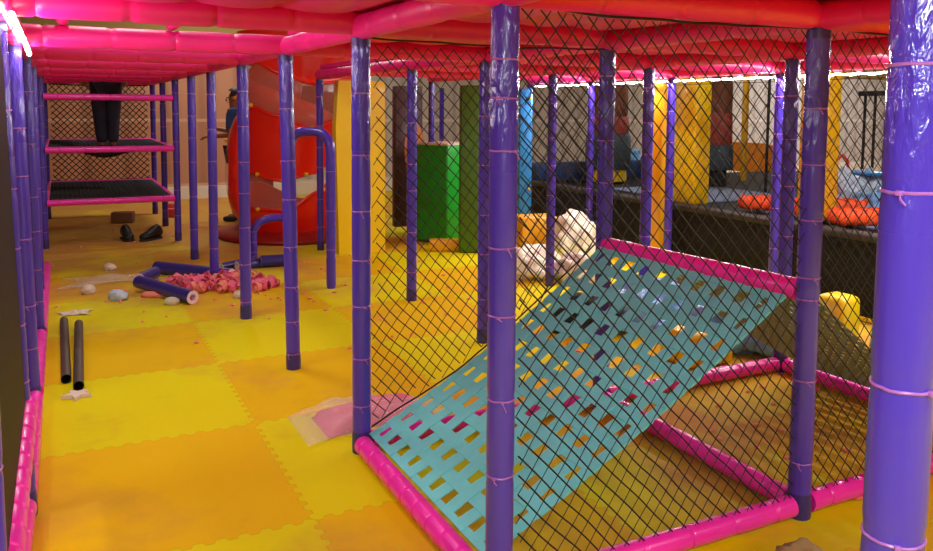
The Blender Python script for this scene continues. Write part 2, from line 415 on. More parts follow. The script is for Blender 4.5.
beam(P(UI(2)+e, VJ(0)+.0, GB), P(UI(3)-e, VJ(0), GB), r0, 'pink padded floor beam at the far right edge behind the nearest post', seg=.21)
beam(P(UI(0)+e, VJ(1), GB), P(UI(1)-e, VJ(1), GB), r0, 'pink padded floor beam under the far side of the teal ramp', seg=.2)
beam(P(UI(1)+e, VJ(1), GB), P(UI(2)-e, VJ(1), GB), r0, 'red-pink padded floor beam behind the ramp, right of its far top post', seg=.2)
beam(P(UI(1), VJ(0)+e, GB), P(UI(1), VJ(1)-e, GB), r0, 'pink padded floor beam crossing under the top of the ramp', seg=.2)
beam(P(UI(2), VJ(0)+e, GB), P(UI(2), VJ(1)-e, GB), r0, 'red-pink padded floor beam at the foot of the grey mesh', seg=.2)
ZT = .835
beam(P(UI(1), VJ(0)+.03, ZT+.01), P(UI(1), VJ(1)-.03, ZT-.01), .043, 'bright pink padded beam holding the top of the teal ramp', seg=.16)
# left row
lu = UI(-1)
beam(P(lu+.03, VJ(1)-e, GB), P(lu+.0, VJ(0)+.1, GB), r0, 'pink padded floor beam on the left below the black panel', seg=.16)
beam(P(lu+.03, VJ(2)-e, GB), P(lu+.03, VJ(1)+e, GB), r0, 'pink padded floor beam between the first two posts of the left row', seg=.16)
beam(P(lu+.03, VJ(3)-e, GB), P(lu+.03, VJ(2)+e, GB), r0, 'pink padded floor beam between second and third posts of the left row', seg=.16)
beam(P(lu+.03, VJ(5)-e, GB), P(lu+.03, VJ(3)+e, GB), r0, 'pink padded floor beam of the left row beyond its third post', seg=.16)
beam(P(lu+.04, VJ(1)+.02, .40), P(lu+.03, VJ(0)+.06, .36), .043, 'pink padded rail along the bottom edge of the black panel', seg=.11, name='padded_rail', cat='rail')
# black panel between the two nearest left posts
bp = MB(); 
bp.prism([P(lu+.012, VJ(0)+.05, .36), P(lu+.016, VJ(1)-.0, .40), P(lu-.018, VJ(1)-.0, 1.76), P(lu-.02, VJ(0)+.05, 1.76)], P(.03, 0))
tag(bp.build('black_panel', M['black'], origin=P(lu, VJ(.5), 1.0)), 'black vinyl wall panel at the left edge between two purple posts', 'panel')

# deck beams (hang under the deck, run across the aisle and along the rows)
ZB = DECK+.058
row_words = {-1: 'nearest', 0: 'above the front net', 1: 'from the left wall post to the ramp corner post', 2: 'lit magenta, second across the aisle', 3: 'third across the aisle', 4: 'fourth across the aisle',
             5: 'fifth across the aisle', 6: 'over the front of the climbing tower', 7: 'over the middle of the climbing tower', 8: 'over the back of the climbing tower'}
beam(P(UI(-1)-.03, VJ(-1), ZB), P(UI(3), VJ(-1), ZB), .055, 'pink padded overhead beam at the very top, nearest the camera', 'pink_cloth', .3, 'deck_beam')
for j, lab in ((0, 'pink padded overhead beam over the front net'), (1, 'pink padded overhead beam from the left row to the top of the far ramp posts'), (2, 'magenta lit overhead beam, second one across the aisle'),
               (3, 'pink padded overhead beam, third one across the aisle'), (4, 'pink padded overhead beam, fourth one across the aisle'), (5, 'pink padded overhead beam, fifth one across the aisle'),
               (6, 'dark pink overhead beam above the front of the climbing tower'), (7, 'dark pink overhead beam above the middle of the climbing tower'), (8, 'dark pink overhead beam above the back of the climbing tower')):
    dz = .012 if j == 1 else 0
    beam(P(UI(-1)-.03, VJ(j), ZB+dz+.012*(j == 1)), P(UI(3 if j < 3 else 0), VJ(j), ZB), .056, lab, 'pink_cloth', .3, 'deck_beam')
    if j in (3, 4): beam(P(UI(1), VJ(j), ZB), P(UI(3), VJ(j), ZB), .056, {3: 'pink padded overhead beam over the dark post before the green box', 4: 'pink padded overhead beam above the dark green panel'}[j], 'pink_cloth', .3, 'deck_beam')
for i, a, b, lab in ((0, -1, 8, 'pink padded overhead beam along the right side of the aisle'), (1, -1, 5, 'pink padded overhead beam along the row of the ramp top posts'), (2, -1, 5, 'pink padded overhead beam along the second row behind the ramp'),
                     (3, -1, 5, 'pink padded overhead edge beam carrying the white light strip'), (-1, -1, 8, 'pink padded overhead beam along the left row of posts')):
    beam(P(UI(i), VJ(a), ZB-.004), P(UI(i), VJ(b), ZB-.004), .052, lab, 'pink_cloth', .3, 'deck_beam')
for u, lab in ((.02, 'short pink joist in the ceiling gap over the aisle, left one'), (.53, 'short pink joist in the ceiling gap over the aisle, right one')):
    beam(P(u, VJ(1)+.0, ZB+.085), P(u, VJ(2)-.0, ZB+.085), .032, lab, 'pink_cloth', .3, 'joist', 'joist')
# quilted deck panels
dk = thing('play_deck', P(UI(1), VJ(2), DECK+.1), 'pink quilted upper deck floor seen from below over the nets and ramp', 'deck')
def panel(i, j):
    mb = MB()
    def fn(a, b):
        u = UI(i)+.004+(S1-.008)*a; v = VJ(j)+.004+(S2-.008)*b
        z = DECK+.112 - .035*(abs(math.sin(PI*a*4))**.5)*(abs(math.sin(PI*b*1))**.3)
        return P(u, v, z)
    mb.grid(fn, 32, 10); mb.box(P(UI(i+.5), VJ(j+.5), DECK+.135), (S1-.01, S2-.01, .04), rz=TH)
    mb.build('deck_panel', M['pink_cloth'], dk, origin=P(UI(i+.5), VJ(j+.5), DECK+.12), smooth=60)
for i in (0, 1, 2):
    for j in range(-1, 5):
        if i > 0 or j < 2: panel(i, j)
for j in (-1, 0): panel(-1, j)

# ---------------------------------------------------------------- LED strips
def led(a, b, label, m):
    a, b = Vector(a), Vector(b); L = (b-a).length
    t = thing('led_strip', (a+b)/2, label, 'light strip')
    d = (b-a).normalized(); rz = math.atan2(d.y, d.x)
    MB().box((a+b)/2+Vector((0, 0, .007)), (L, .016, .006), rz=rz).build('strip_backing', M['skirting'], t, origin=(a+b)/2, smooth=0)
    mb = MB(); n = max(4, int(L/.05))
    pts = [a.lerp(b, k/n)+Vector((0, 0, .004*math.sin(k*1.7))) for k in range(n+1)]
    mb.tube(pts, [.007+.003*abs(math.sin(k*2.1)) for k in range(n+1)], 8)
    mb.build('lit_tube', M[m], t, origin=(a+b)/2)
led(P(UI(3)-.0, VJ(.2), DECK-.02), P(UI(3)-.0, VJ(4.9), DECK-.02), 'long glowing white light strip along the far edge of the deck', 'led')
led(P(lu+.06, VJ(1.4), DECK-.01), P(lu+.06, VJ(2.0), DECK-.03), 'glowing light strip on the left row of posts, longer inner piece', 'led_pink')
led(P(lu+.06, VJ(.7), DECK-.0), P(lu+.06, VJ(1.3), DECK-.01), 'glowing light strip at the upper left picture corner, shorter outer piece', 'led_pink')

def strip_light(a, b, face, power, col=(1, .97, .95), w=.05):
    a, b = Vector(a), Vector(b); L = (b-a).length
    l = bpy.data.lights.new('strip_light', 'AREA'); l.shape = 'RECTANGLE'; l.size = L; l.size_y = w; l.energy = power; l.color = col
    o = bpy.data.objects.new('strip_light', l); C.objects.link(o)
    x = (b-a).normalized(); z = -Vector(face).normalized(); z = (z-x*z.dot(x)).normalized(); y = z.cross(x)
    o.matrix_world = Matrix.Translation((a+b)/2) @ Matrix((x, y, z)).transposed().to_4x4()
FV = P(0, 1)
led(P(-.8, .12, 1.76), P(.8, .12, 1.76), 'unseen light strip added above the camera for the front bay', 'led')  # unseen strip added over the camera to brighten the front posts and mats
strip_light(P(-.8, .12, 1.74), P(.8, .12, 1.74), FV*.55+Vector((0, 0, -1)), 34, (.95, .96, 1))
strip_light(P(UI(3)-.03, VJ(.2), DECK-.04), P(UI(3)-.03, VJ(4.9), DECK-.04), P(-1, 0, -1.1), 90)
strip_light(P(lu+.05, VJ(.7), DECK-.03), P(lu+.05, VJ(2.05), DECK-.03), P(1, 0, -.3), 14, (1, .86, .95))

# ---------------------------------------------------------------- nets
def net(a, b, lower, upper, cell, r, label, name='rope_net', bulge=.03, seed=1, parent=None, m='rope', step=.06, edge=True, slope=1):
    a, b = Vector(a), Vector(b); L = (b-a).length; d = (b-a).normalized(); nv = Vector((-d.y, d.x, 0))
    zmin = min(lower(q/20*L) for q in range(21)); zmax = max(upper(q/20*L) for q in range(21))
    mb = MB()
    def pt(s, z):
        w = bulge*noise.noise(Vector((s*1.3+seed, z*1.1, seed*2.0)))*math.sin(PI*min(max(s/L, 0), 1))
        sx = .010*noise.noise(Vector((s*6+seed*3, z*6, 4)));
        return a + d*(s+sx) + nv*w + Vector((0, 0, z + .006*noise.noise(Vector((s*5, z*5+seed, 8))) - .012*math.sin(PI*min(max(s/L, 0), 1))))
    for sg in (slope, -1):
        k0 = math.floor((-zmax if sg > 0 else zmin)/cell)-1; k1 = math.ceil((L - zmin if sg > 0 else L+zmax)/cell)+1; rs_ = r if sg == -1 or slope == 1 else r*.72
        for k in range(k0, k1+1):
            run = []
            z = zmin
            while z <= zmax+1e-6:
                s = k*cell + sg*z
                ok = -1e-6 <= s <= L+1e-6 and lower(s) <= z <= upper(s)
                if ok: run.append(pt(s, z))
                if (not ok or z+step/2 > zmax) and run:
                    if len(run) > 1: mb.tube(run, rs_, 4, caps=False)
                    run = []
                z += step/2
    if edge:
        mb.tube([pt(L*q/30, lower(L*q/30)) for q in range(31)], r*1.6, 5); mb.tube([pt(L*q/30, upper(L*q/30)) for q in range(31)], r*1.6, 5)
    o = mb.build(name, M[m], parent, origin=(a+b)/2, smooth=80)
    if not parent: tag(o, label, 'net')
    return o
top_ = lambda s: DECK+.01
net(P(UI(0)+.045, VJ(0)-.01), P(UI(1)-.04, VJ(0)-.01), lambda s: .075, top_, .0595, .0026, 'black diamond net in front of the teal ramp, between the two front posts', seed=1, slope=.72)
net(P(UI(1)+.045, VJ(0)-.01), P(UI(2)-.04, VJ(0)-.01), lambda s: .075, top_, .0595, .0026, 'black diamond net right of the ramp corner post, partly behind the nearest post', seed=2, slope=.72)
def ramp_far(s): return .095 + (ZT-.085)*max(0, s)/(S1-.08) - .05*math.sin(PI*min(1, max(0, s/(S1-.08)))) + .02
net(P(UI(0)+.034, VJ(1)-.03), P(UI(1)-.04, VJ(1)-.03), ramp_far, top_, .0595, .0025, 'black diamond net along the far edge of the teal ramp, floor mats visible through it', seed=3, slope=.72)
net(P(UI(3)+.1, VJ(.3)), P(UI(3)+.1, VJ(4.6)), lambda s: .02, lambda s: DECK-.04, .10, .0018, 'fine black safety net hung under the deck edge before the black platform', seed=5, bulge=.05, step=.1, name='safety_net')
net(P(UI(-1)-.03, VJ(1.05)), P(UI(-1)-.03, VJ(4)), lambda s: .1, lambda s: DECK, .07, .003, 'black rope net between the posts of the left row', seed=9, bulge=.01, step=.08)

# ---------------------------------------------------------------- teal ramp of woven webbing
def ramp():
    t = thing('webbing_ramp', P(UI(.5), VJ(.5), .4), 'sloping teal woven webbing ramp with square holes behind the front net', 'climbing ramp')
    L = S1
    def S(a, b, off=0.0):      # a 0..1 up the slope, b 0..1 from near edge to far edge
        vn = VJ(0)+.115*(1-a)+.05*a; vf = VJ(1)-.045*(1-a)-.045*a
        u = UI(0)+.02+(S1-.072)*a
        z = .088 + (ZT-.012-.088)*a - .045*math.sin(PI*a)*(1-.35*(1-b)) 
        sl = Vector((-SU*0, 0, 0))
        n = (P(-(ZT-.05), 0, 0) + Vector((0, 0, S1))).normalized()
        return P(u, vn+(vf-vn)*b, z) + n*off
    NB, NA = 10, 12        # straps along the slope / across it
    cb, ca = 1/NB, 1/NA
    def strap(fn, n, wv, name='strap'):
        mb = MB(); th = .0022; vs = []
        for k in range(n+1):
            for sd, o in ((-1, -th), (1, -th), (1, th), (-1, th)):
                vs.append(fn(k/n, sd, o))
        fs = [(0, 1, 2, 3), tuple(n*4+q for q in (3, 2, 1, 0))]
        for k in range(n):
            for q in range(4):
                q2 = (q+1) % 4; fs.append((k*4+q, (k+1)*4+q, (k+1)*4+q2, k*4+q2))
        mb.add(vs, fs); return mb.build(name, M['teal'], t, origin=P(UI(.5), VJ(.5), .4), smooth=60)
    for q in range(NB+1):
        b0 = q/NB; hw = .285*cb if 0 < q < NB else .42*cb
        jt = [R_.uniform(-.04, .04) for _ in range(4)]
        def fn(x, sd, o, b0=b0, hw=hw, q=q, jt=jt):
            w = .0028*math.cos(PI*(x*NA)+PI*(q % 2))
            wob = cb*(jt[0]*math.sin(x*3+jt[1]*40)+jt[2]*math.sin(x*7+jt[3]*30))*.6
            return S(x, min(max(b0+wob+sd*hw, 0), 1), o+w)
        strap(fn, NA*6, 0)
    for q in range(NA+1):
        a0 = (q+.0)/NA; hw = .235*ca if 0 < q < NA else .26*ca
        jt = [R_.uniform(-.04, .04) for _ in range(4)]
        def fn(x, sd, o, a0=a0, hw=hw, q=q, jt=jt):
            w = -.0028*math.cos(PI*(x*NB)+PI*(q % 2))
            wob = ca*(jt[0]*math.sin(x*3+jt[1]*40)+jt[2]*math.sin(x*7+jt[3]*30))*.6
            return S(min(max(a0+wob+sd*hw, 0), 1), x, o+w)
        strap(fn, NB*6, 0)
    # loops around the low beam
    return t
ramp()
def grey_mesh():
    mb = MB(); th = .0015
    def S(a, b, off=0.0):
        u = UI(1)+.03+(S1-.05)*a; v = VJ(0)+.05+(S2-.24)*b
        return P(u, v, ZT+.02-(ZT-.07)*a - .05*math.sin(PI*a)+off)
    def strap(fn, n):
        vs = []
        for k in range(n+1):
            for sd, o in ((-1, -th), (1, -th), (1, th), (-1, th)): vs.append(fn(k/n, sd, o))
        fs = []
        for k in range(n):
            for q in range(4):
                q2 = (q+1) % 4; fs.append((k*4+q, (k+1)*4+q, (k+1)*4+q2, k*4+q2))
        mb.add(vs, fs)
    for q in range(25):
        b0 = q/24
        strap(lambda x, sd, o: S(x, min(max(b0+sd*.0125, 0), 1), o+.002*math.cos(PI*x*26+PI*q)), 52)
    for q in range(27):
        a0 = q/26
        strap(lambda x, sd, o: S(min(max(a0+sd*.011, 0), 1), x, o-.002*math.cos(PI*x*24+PI*q)), 48)
    tag(mb.build('climbing_mesh', M['mesh_grey'], origin=P(UI(1.5), VJ(.5), .4)), 'dark grey mesh sloping down to the right from the ramp top beam', 'climbing net')
grey_mesh()

# ---------------------------------------------------------------- climbing tower
def tower():
    for z, nm in ((.48, 'lowest'), (1.035, 'middle'), (1.59, 'top')):
        t = thing('tower_platform', P(UI(-.5), VJ(7), z), {'lowest': 'lowest net platform of the climbing tower, nearest the floor', 'middle': 'middle net platform of the climbing tower, under the standing legs', 'top': 'uppermost pink rail frame of the climbing tower, level with the dark trousers'}[nm], 'platform')
        ua, ub = UI(-1)+.03, UI(0)-.03
        for vv in (VJ(6)-.03, VJ(8)-.03):
            beam(P(ua, vv, z), P(ub, vv, z), .034 if vv < VJ(7) else .024, '', 'pink', .25, 'rail', parent=t)
        for uu in (ua, ub):
            beam(P(uu, VJ(6), z), P(uu, VJ(8)-.04, z), .024, '', 'pink', .3, 'side_rail', parent=t)
        if nm == 'top': continue
        sag = .16 if nm == 'middle' else .03
        mb = MB()
        def S(a, b):
            g = math.exp(-((a-.48)/.3)**2-((b-.45)/.45)**2)*math.sin(PI*a)**.5*math.sin(PI*b)**.5 if 0 < a < 1 and 0 < b < 1 else 0
            return P(ua+(ub-ua)*a, VJ(6)+(VJ(8)-VJ(6)-.04)*b, z+.01-sag*g)
        nn = 26
        for q in range(nn+1):
            mb.tube([S(q/nn, k/24) for k in range(25)], .006, 4, caps=False)
        for q in range(40):
            mb.tube([S(k/20, q/39) for k in range(21)], .006, 4, caps=False)
        mb.build('platform_net', M['rope'], t, origin=P(UI(-.5), VJ(7), z))
    net(P(UI(-1)+.05, VJ(8)+.05), P(UI(0)-.05, VJ(8)+.05), lambda s: .5, lambda s: DECK, .085, .006, 'thick black diamond net closing the back of the climbing tower', seed=4, bulge=.02, step=.08)
tower()

# ---------------------------------------------------------------- spiral tube slide
def interp(tab, x):
    if x <= tab[0][0]: return tab[0][1]
    for (x0, y0), (x1, y1) in zip(tab, tab[1:]):
        if x <= x1:
            t = (x-x0)/(x1-x0); t = t*t*(3-2*t); return y0+(y1-y0)*t
    return tab[-1][1]
def slide():
    cen = Vector((-2.05, 9.5, 0))
    t = thing('spiral_slide', cen, 'red spiral tube slide with clear windows behind the purple posts', 'slide')
    rt, pitch, z_end, a_end = .33, 1.12, 1.15, math.radians(20)
    T = 1.6*2*PI
    def pt(s, ph, r=rt):
        a = a_end - s; z = z_end + pitch*s/(2*PI); out = Vector((math.cos(a), math.sin(a), 0))
        return cen + out*(.22+math.cos(ph)*r) + Vector((0, 0, z+math.sin(ph)*r))
    lo, hi = math.radians(30), math.radians(150)
    mb = MB(); mb.grid(lambda a, b: pt(T*a, hi+(lo+2*PI-hi)*b), 90, 22); mb.grid(lambda a, b: pt(T*a, lo+2*PI+(hi-lo-2*PI)*b, rt-.008), 90, 22)
    mb.build('spiral_trough', M['red'], t, origin=cen, smooth=60)
    # outer casing: ring pieces with dipped edges; angle 0 = left, 90 = towards the aisle, 180 = right
    def rad(th, z):
        c = math.cos(math.radians(th))
        k = .62
        if c < 0: k += -c*.11*min(1, max(0, (z-.95)/.7)) - (-c)*.05*max(0, min(1, (1.0-z)/.5))
        return k*(1-.14*max(0, min(1, (.3-z)/.3)))
    def sp(th, z, dr=0):
        a = math.radians(th); r = rad(th, z)+dr
        return cen + Vector((-math.cos(a)*r, -math.sin(a)*r, z))
    top = [(-90, 1.75), (-20, 1.72), (0, 1.64), (50, 1.53), (90, 1.40), (120, 1.27), (150, 1.36), (180, 1.50), (230, 1.8), (270, 1.75)]
    bot = [(-90, 1.3), (-35, 1.05), (0, .92), (50, .78), (90, .69), (125, .77), (150, .92), (180, 1.12), (230, 1.25), (270, 1.3)]
    rim = [(-90, .34), (-30, .58), (0, .58), (30, .50), (60, .36), (95, .36), (130, .55), (150, .70), (180, .74), (230, .45), (270, .34)]
    hood = [(-90, 1.85), (0, 2.05), (60, 2.0), (95, 1.86), (120, 1.76), (180, 1.84), (270, 1.85)]
    def ring(name, f0, f1, m, n=14, dr=0.0, th=.010, a0=-90, a1=270, k=96):
        mb = MB()
        mb.grid(lambda a, b: sp(a0+(a1-a0)*a, f0(a0+(a1-a0)*a)*(1-b)+f1(a0+(a1-a0)*a)*b, dr), k, n)
        mb.grid(lambda a, b: sp(a0+(a1-a0)*a, f0(a0+(a1-a0)*a)*b+f1(a0+(a1-a0)*a)*(1-b), dr-th), k, n)
        return mb.build(name, M[m], t, origin=cen, smooth=60)
    F = lambda tab: (lambda th: interp(tab, th))
    ring('red_band', F(bot), F(top), 'red')
    ring('upper_window', F(top), F(hood), 'clear', dr=-.006, th=.004)
    ring('lower_window', F(rim), F(bot), 'clear', dr=-.006, th=.004, a0=-15, a1=195, k=60)
    ring('hood', F(hood), lambda th: 2.35, 'red')
    ring('basin', lambda th: .03, F(rim), 'red')
    for tab in (top, bot, rim, hood):
        MB().tube([sp(-90+360*k/96, interp(tab, -90+360*k/96), .004) for k in range(97)], .018, 8).build('flange', M['red'], t, origin=cen)
    for tab, angs in ((top, (20, 58, 120, 172)), (bot, (25, 65, 115, 140, 165)), (rim, (5, 65, 135, 160)), (hood, (60, 128, 170))):
        for th in angs:
            c = sp(th, interp(tab, th), .024)
            MB().blob(c, (.026, .026, .026), sub=2, amp=0, flat=False).build('bolt_cap', M['bolt'], t, origin=c)
    # bulging side section on the left with its own small window
    def sd(a, b, dr=0):
        th = -55+90*a; z = .12+1.28*b; bul = .17*math.sin(PI*min(1, max(0, b)))**.7*math.sin(PI*a)**.5 if 0 < a < 1 and 0 < b < 1 else 0
        return sp(th, z, bul+.012+dr)
    nA, nB = 30, 36; mbr = MB(); mbc = MB()
    inwin = lambda a, b: ((a-.62)/.26)**2+((b-.52)/.27)**2 < 1
    for qa in range(nA):
        for qb in range(nB):
            q = [(qa/nA, qb/nB), ((qa+1)/nA, qb/nB), ((qa+1)/nA, (qb+1)/nB), (qa/nA, (qb+1)/nB)]
            tgt = mbc if inwin((qa+.5)/nA, (qb+.5)/nB) else mbr
            tgt.add([sd(*p) for p in q]+[sd(*p, -.008) for p in q], [(0, 1, 2, 3), (7, 6, 5, 4), (0, 4, 5, 1), (1, 5, 6, 2), (2, 6, 7, 3), (3, 7, 4, 0)] if tgt is mbr else [(0, 1, 2, 3)])
    mbr.build('side_section', M['red'], t, origin=cen, smooth=60); mbc.build('side_window', M['clear'], t, origin=cen, smooth=60)
    for k in range(3):
        c = sd(.62+.24*math.cos(1.2+k*1.6), .52+.27*math.sin(1.2+k*1.6), .012)
        MB().blob(c, (.024, .024, .024), sub=2, amp=0, flat=False).build('bolt_cap', M['bolt'], t, origin=c)
    mb = MB(); mb.lathe(cen, [(.86, 0), (.88, .03), (.86, .06), (.62, .10)], 40); mb.build('base', M['tray'], t, origin=cen)
slide()
# handrails
def arch(pts, r, label):
    path = []
    pts = [Vector(p) for p in pts]
    for k in range(len(pts)-1):
        pass
    # round every inner corner
    path = [pts[0]]
    for k in range(1, len(pts)-1):
        a, b, c = pts[k-1], pts[k], pts[k+1]
        q = min(.16, (a-b).length*.45, (c-b).length*.45)
        p0 = b+(a-b).normalized()*q; p1 = b+(c-b).normalized()*q
        for w in range(9):
            s = w/8; path.append(p0*(1-s)**2 + b*2*s*(1-s) + p1*s*s)
    path.append(pts[-1])
    full = []
    for k in range(len(path)-1):
        n = max(1, int((path[k+1]-path[k]).length/.03))
        for w in range(n): full.append(path[k].lerp(path[k+1], w/n))
    full.append(path[-1])
    t = thing('arched_handrail', pts[0], label, 'handrail')
    mb = MB(); mb.tube(full, [r*(1-.1*(k % 9 == 0)) for k in range(len(full))], 14); mb.build('padding', M['purple'], t, origin=pts[0])
    for z in (.25, .5, .75): tie_part(t, (pts[0].x, pts[0].y, z*pts[1].z), r*.98)
b1 = Vector((-1.12, 6.62, 0)); b2 = P(UI(0)+.2, VJ(4)+.2)
b2 = Vector((-1.475, 6.72, 0))
arch([b1, b1+Vector((0, 0, 1.30)), b2+Vector((0, 0, 1.30)), b2], .040, 'taller arched purple handrail between the posts in front of the slide')
c1 = Vector((-2.06, 7.72, 0)); c2 = Vector((-1.73, 7.86, 0))
arch([c1, c1+Vector((0, 0, .40)), c2+Vector((0, 0, .44)), c2], .038, 'low arched purple handrail at the foot of the slide')

# ---------------------------------------------------------------- padded panels and pillars behind
def slab(name, c, size, m, label, cat, rz=TH, bev=.02):
    c = Vector(c)
    return tag(MB().box(c, size, rz=rz, bev=bev).build(name, M[m], origin=c), label, cat)
def yellow_wall():
    z1 = DECK-.01; a = P(2.50, 7.86); d = P(1, 0)*.50; k = P(0, .12)
    mb = MB(); pts = [a, a+d, a+d+Vector((0, 0, z1)), a+Vector((0, 0, z1)), a-d*.06+Vector((0, 0, 1.3))]
    mb.prism(pts, k)
    tag(mb.build('yellow_wall_pad', M['yellow'], origin=a), 'tall yellow padded wall panel between the red slide and the far ramp corner post', 'panel')
yellow_wall()
t = thing('brown_panel', P(3.75, 9.0), 'dark brown padded panel with an orange round opening, beside the green box', 'panel')
bq = P(3.70, 8.95)
MB().box(bq+Vector((0, 0, .92)), (.36, .1, 1.68), rz=TH, bev=.015).build('panel_board', M['brown'], t, origin=bq)
mo_ = MB(); ce = bq+P(.07, -.055)+Vector((0, 0, 1.0))
mo_.prism([ce+P(.13*math.cos(2*PI*k/28), 0, .33*math.sin(2*PI*k/28)) for k in range(28)], P(0, .012)); mo_.build('round_opening', M['orange'], t, origin=ce)
t = thing('green_box', P(3.95, 8.35), 'bright green padded box with a pale top edge behind the nets', 'box')
gc = Vector((-.27, 9.05, 0))
MB().box(gc+Vector((0, 0, .56)), (.44, .5, 1.08), rz=.9, bev=.02).build('box_body', M['green'], t, origin=gc)
MB().box(gc+Vector((0, 0, 1.11)), (.45, .51, .025), rz=.9, bev=.006).build('top_edge', M['paper'], t, origin=gc)
slab('dark_green_panel', Vector((.06, 8.35, DECK/2-.02)), (.27, .14, DECK-.05), 'olive', 'tall dark green padded panel half hidden behind the front post', 'panel', rz=.1)
slab('yellow_foam_block', Vector((-.18, 8.45, .06)), (.42, .16, .12), 'ochre', 'low yellow foam block lying before the green box', 'foam block', rz=.05)
t = thing('blue_wall_pad', P(4.75, 8.02), 'light blue padded panel with a yellow cap, left of the black platform', 'panel')
bc = Vector((.66, 9.2, 0))
MB().box(bc+Vector((0, 0, .87)), (.15, .3, 1.72), rz=0, bev=.02).build('panel_board', M['blue'], t, origin=bc)
for z in (1.62, .6): MB().blob(bc+Vector((.05, -.155, z)), (.018, .012, .018), sub=2, amp=0, flat=False).build('cap', M['bolt'], t, origin=bc)

# black platform with trampolines beyond the deck edge
PU = 5.22; PZ = .575
t = thing('trampoline_platform', P(PU, 6), 'long black platform with brown edge behind the ramp at the right', 'platform')
MB().box(P((PU+10.2)/2, 5.2, PZ/2), (10.2-PU, 7.6, PZ), rz=TH).build('platform_body', M['black'], t, origin=P(PU, 6), smooth=0)
MB().box(P(PU+.05, 5.2, PZ+.008), (.16, 7.6, .05), rz=TH, bev=.012).build('edge_trim', M['trim'], t, origin=P(PU, 6))
for k, (u, v) in enumerate(((6.3, 2.6), (6.3, 4.6), (6.3, 6.8), (8.4, 3.4), (8.4, 5.8))):
    MB().box(P(u, v, PZ+.012), (1.3, 1.5, .02), rz=TH, bev=.006).build('trampoline_bed', M['trampoline'], t, origin=P(u, v, PZ))
slab('navy_pad', P(6.6, 8.72, PZ+.135), (2.6, .2, .22), 'navy', 'dark blue padded bar at the back left of the black platform', 'pad')
for (x, y, l, w_, rz, lab) in ((2.68, 7.35, .34, .2, .1, 'short orange foam pad on the platform, left of the two slim posts'), (3.22, 7.12, .98, .22, .06, 'long orange foam pad on the platform behind the ramp corner post'), (3.22, 6.42, .62, .2, .12, 'orange foam pad nearest the front edge of the platform, beside the nearest post')):
    t = thing('orange_foam_pad', (x, y, PZ+.025), lab, 'pad')
    MB().box((x, y, PZ+.085), (l, w_, .12), rz=rz, bev=.045, seg=3).build('foam_body', M['orange_foam'], t, origin=(x, y, PZ+.085))
    mb = MB()
    for k in range(int(l/.09)):
        q = Matrix.Rotation(rz, 3, 'Z') @ Vector((-l/2+.06+.09*k, 0, 0))
        mb.box(Vector((x, y, PZ+.09))+q, (.012, w_+.012, .128), rz=rz, bev=.005)
    mb.build('ribs', M['orange_foam'], t, origin=(x, y, PZ+.085))
# pillars
def at_px(x, u):          # point on the frame line u that lies in the direction of image column x
    k = (x-466.5)/806.0; # X = k*Y
    # X = u*CU - v*SU ; Y = u*SU + v*CU
    v = (u*CU - k*u*SU)/(SU + k*CU); return P(u, v)
def pillar(x, u, w, d, z0, z1, m, label, name='padded_pillar'):
    p = at_px(x, u); return slab(name, p+Vector((0, 0, (z0+z1)/2)), (d, w, z1-z0), m, label, 'pillar')
pillar(660, 5.06, .17, .12, 0, 1.95, 'ochre', 'ochre yellow padded pillar standing on the floor before the black platform')
pillar(692, 5.42, .29, .2, PZ+.03, 2.1, 'yellow', 'broad bright yellow padded pillar standing on the platform edge')
pillar(819, 5.62, .28, .16, PZ+.03, 2.1, 'ochre', 'ochre padded pillar on the platform behind the ramp corner post')
pillar(744, 8.0, .07, .07, PZ, 2.3, 'ochre', 'thin ochre pole on the platform right of the broad yellow pillar', 'thin_pole')
pillar(767, 7.0, .035, .035, PZ, 2.3, 'frame_black', 'thin black pole on the platform left of the ramp corner post', 'thin_pole')
# black steel goal frame
t = thing('steel_frame', at_px(868, 7.4), 'black steel frame with twin uprights and a top bar at the far right', 'frame')
fa = at_px(863, 7.4); fb = at_px(873, 7.4); fc = at_px(892, 7.4)
for p in (fa, fb): MB().box(p+Vector((0, 0, PZ+.55)), (.02, .02, 1.1), rz=TH).build('upright', M['frame_black'], t, origin=p)
MB().box((fa+fc)/2+Vector((0, 0, PZ+1.11)), (.04, (fc-fa).length+.14, .05), rz=TH).build('top_bar', M['frame_black'], t, origin=fa)
# painted totems
def totem(x, u, label, ms, seed):
    p = at_px(x, u); p.z = 0; t = thing('padded_totem', p+Vector((0, 0, PZ)), label, 'column')
    z = PZ+.02
    for k, (m, h, r) in enumerate(ms):
        mb = MB(); pr = [(r*.93, 0), (r, .06*h), (r*1.0, .5*h), (r*.97, .94*h), (r*.9, h)]
        mb.lathe(p+Vector((0, 0, z)), pr, 18); mb.build(['lower_section', 'middle_section', 'upper_section', 'top_section'][k], M[m], t, origin=p+Vector((0, 0, z))); z += h
totem(608, 6.2, 'tapered column in brown, teal and red on the platform behind the far ramp post', [('yellow', .16, .24), ('totem_teal', .44, .29), ('totem_red', .22, .26), ('totem_brown', .46, .24)], 1)
totem(717, 7.0, 'tapered column in brown, red and dark grey right of the broad yellow pillar', [('black_mat', .2, .12), ('totem_teal', .3, .19), ('totem_red', .38, .17), ('totem_brown', .5, .16)], 2)
# low coloured blocks at the wall
slab('orange_block', at_px(742, 10.6)+Vector((0, 0, .7)), (.25, 1.3, .5), 'orange', 'row of orange foam blocks at the back of the platform', 'foam block', bev=.04)
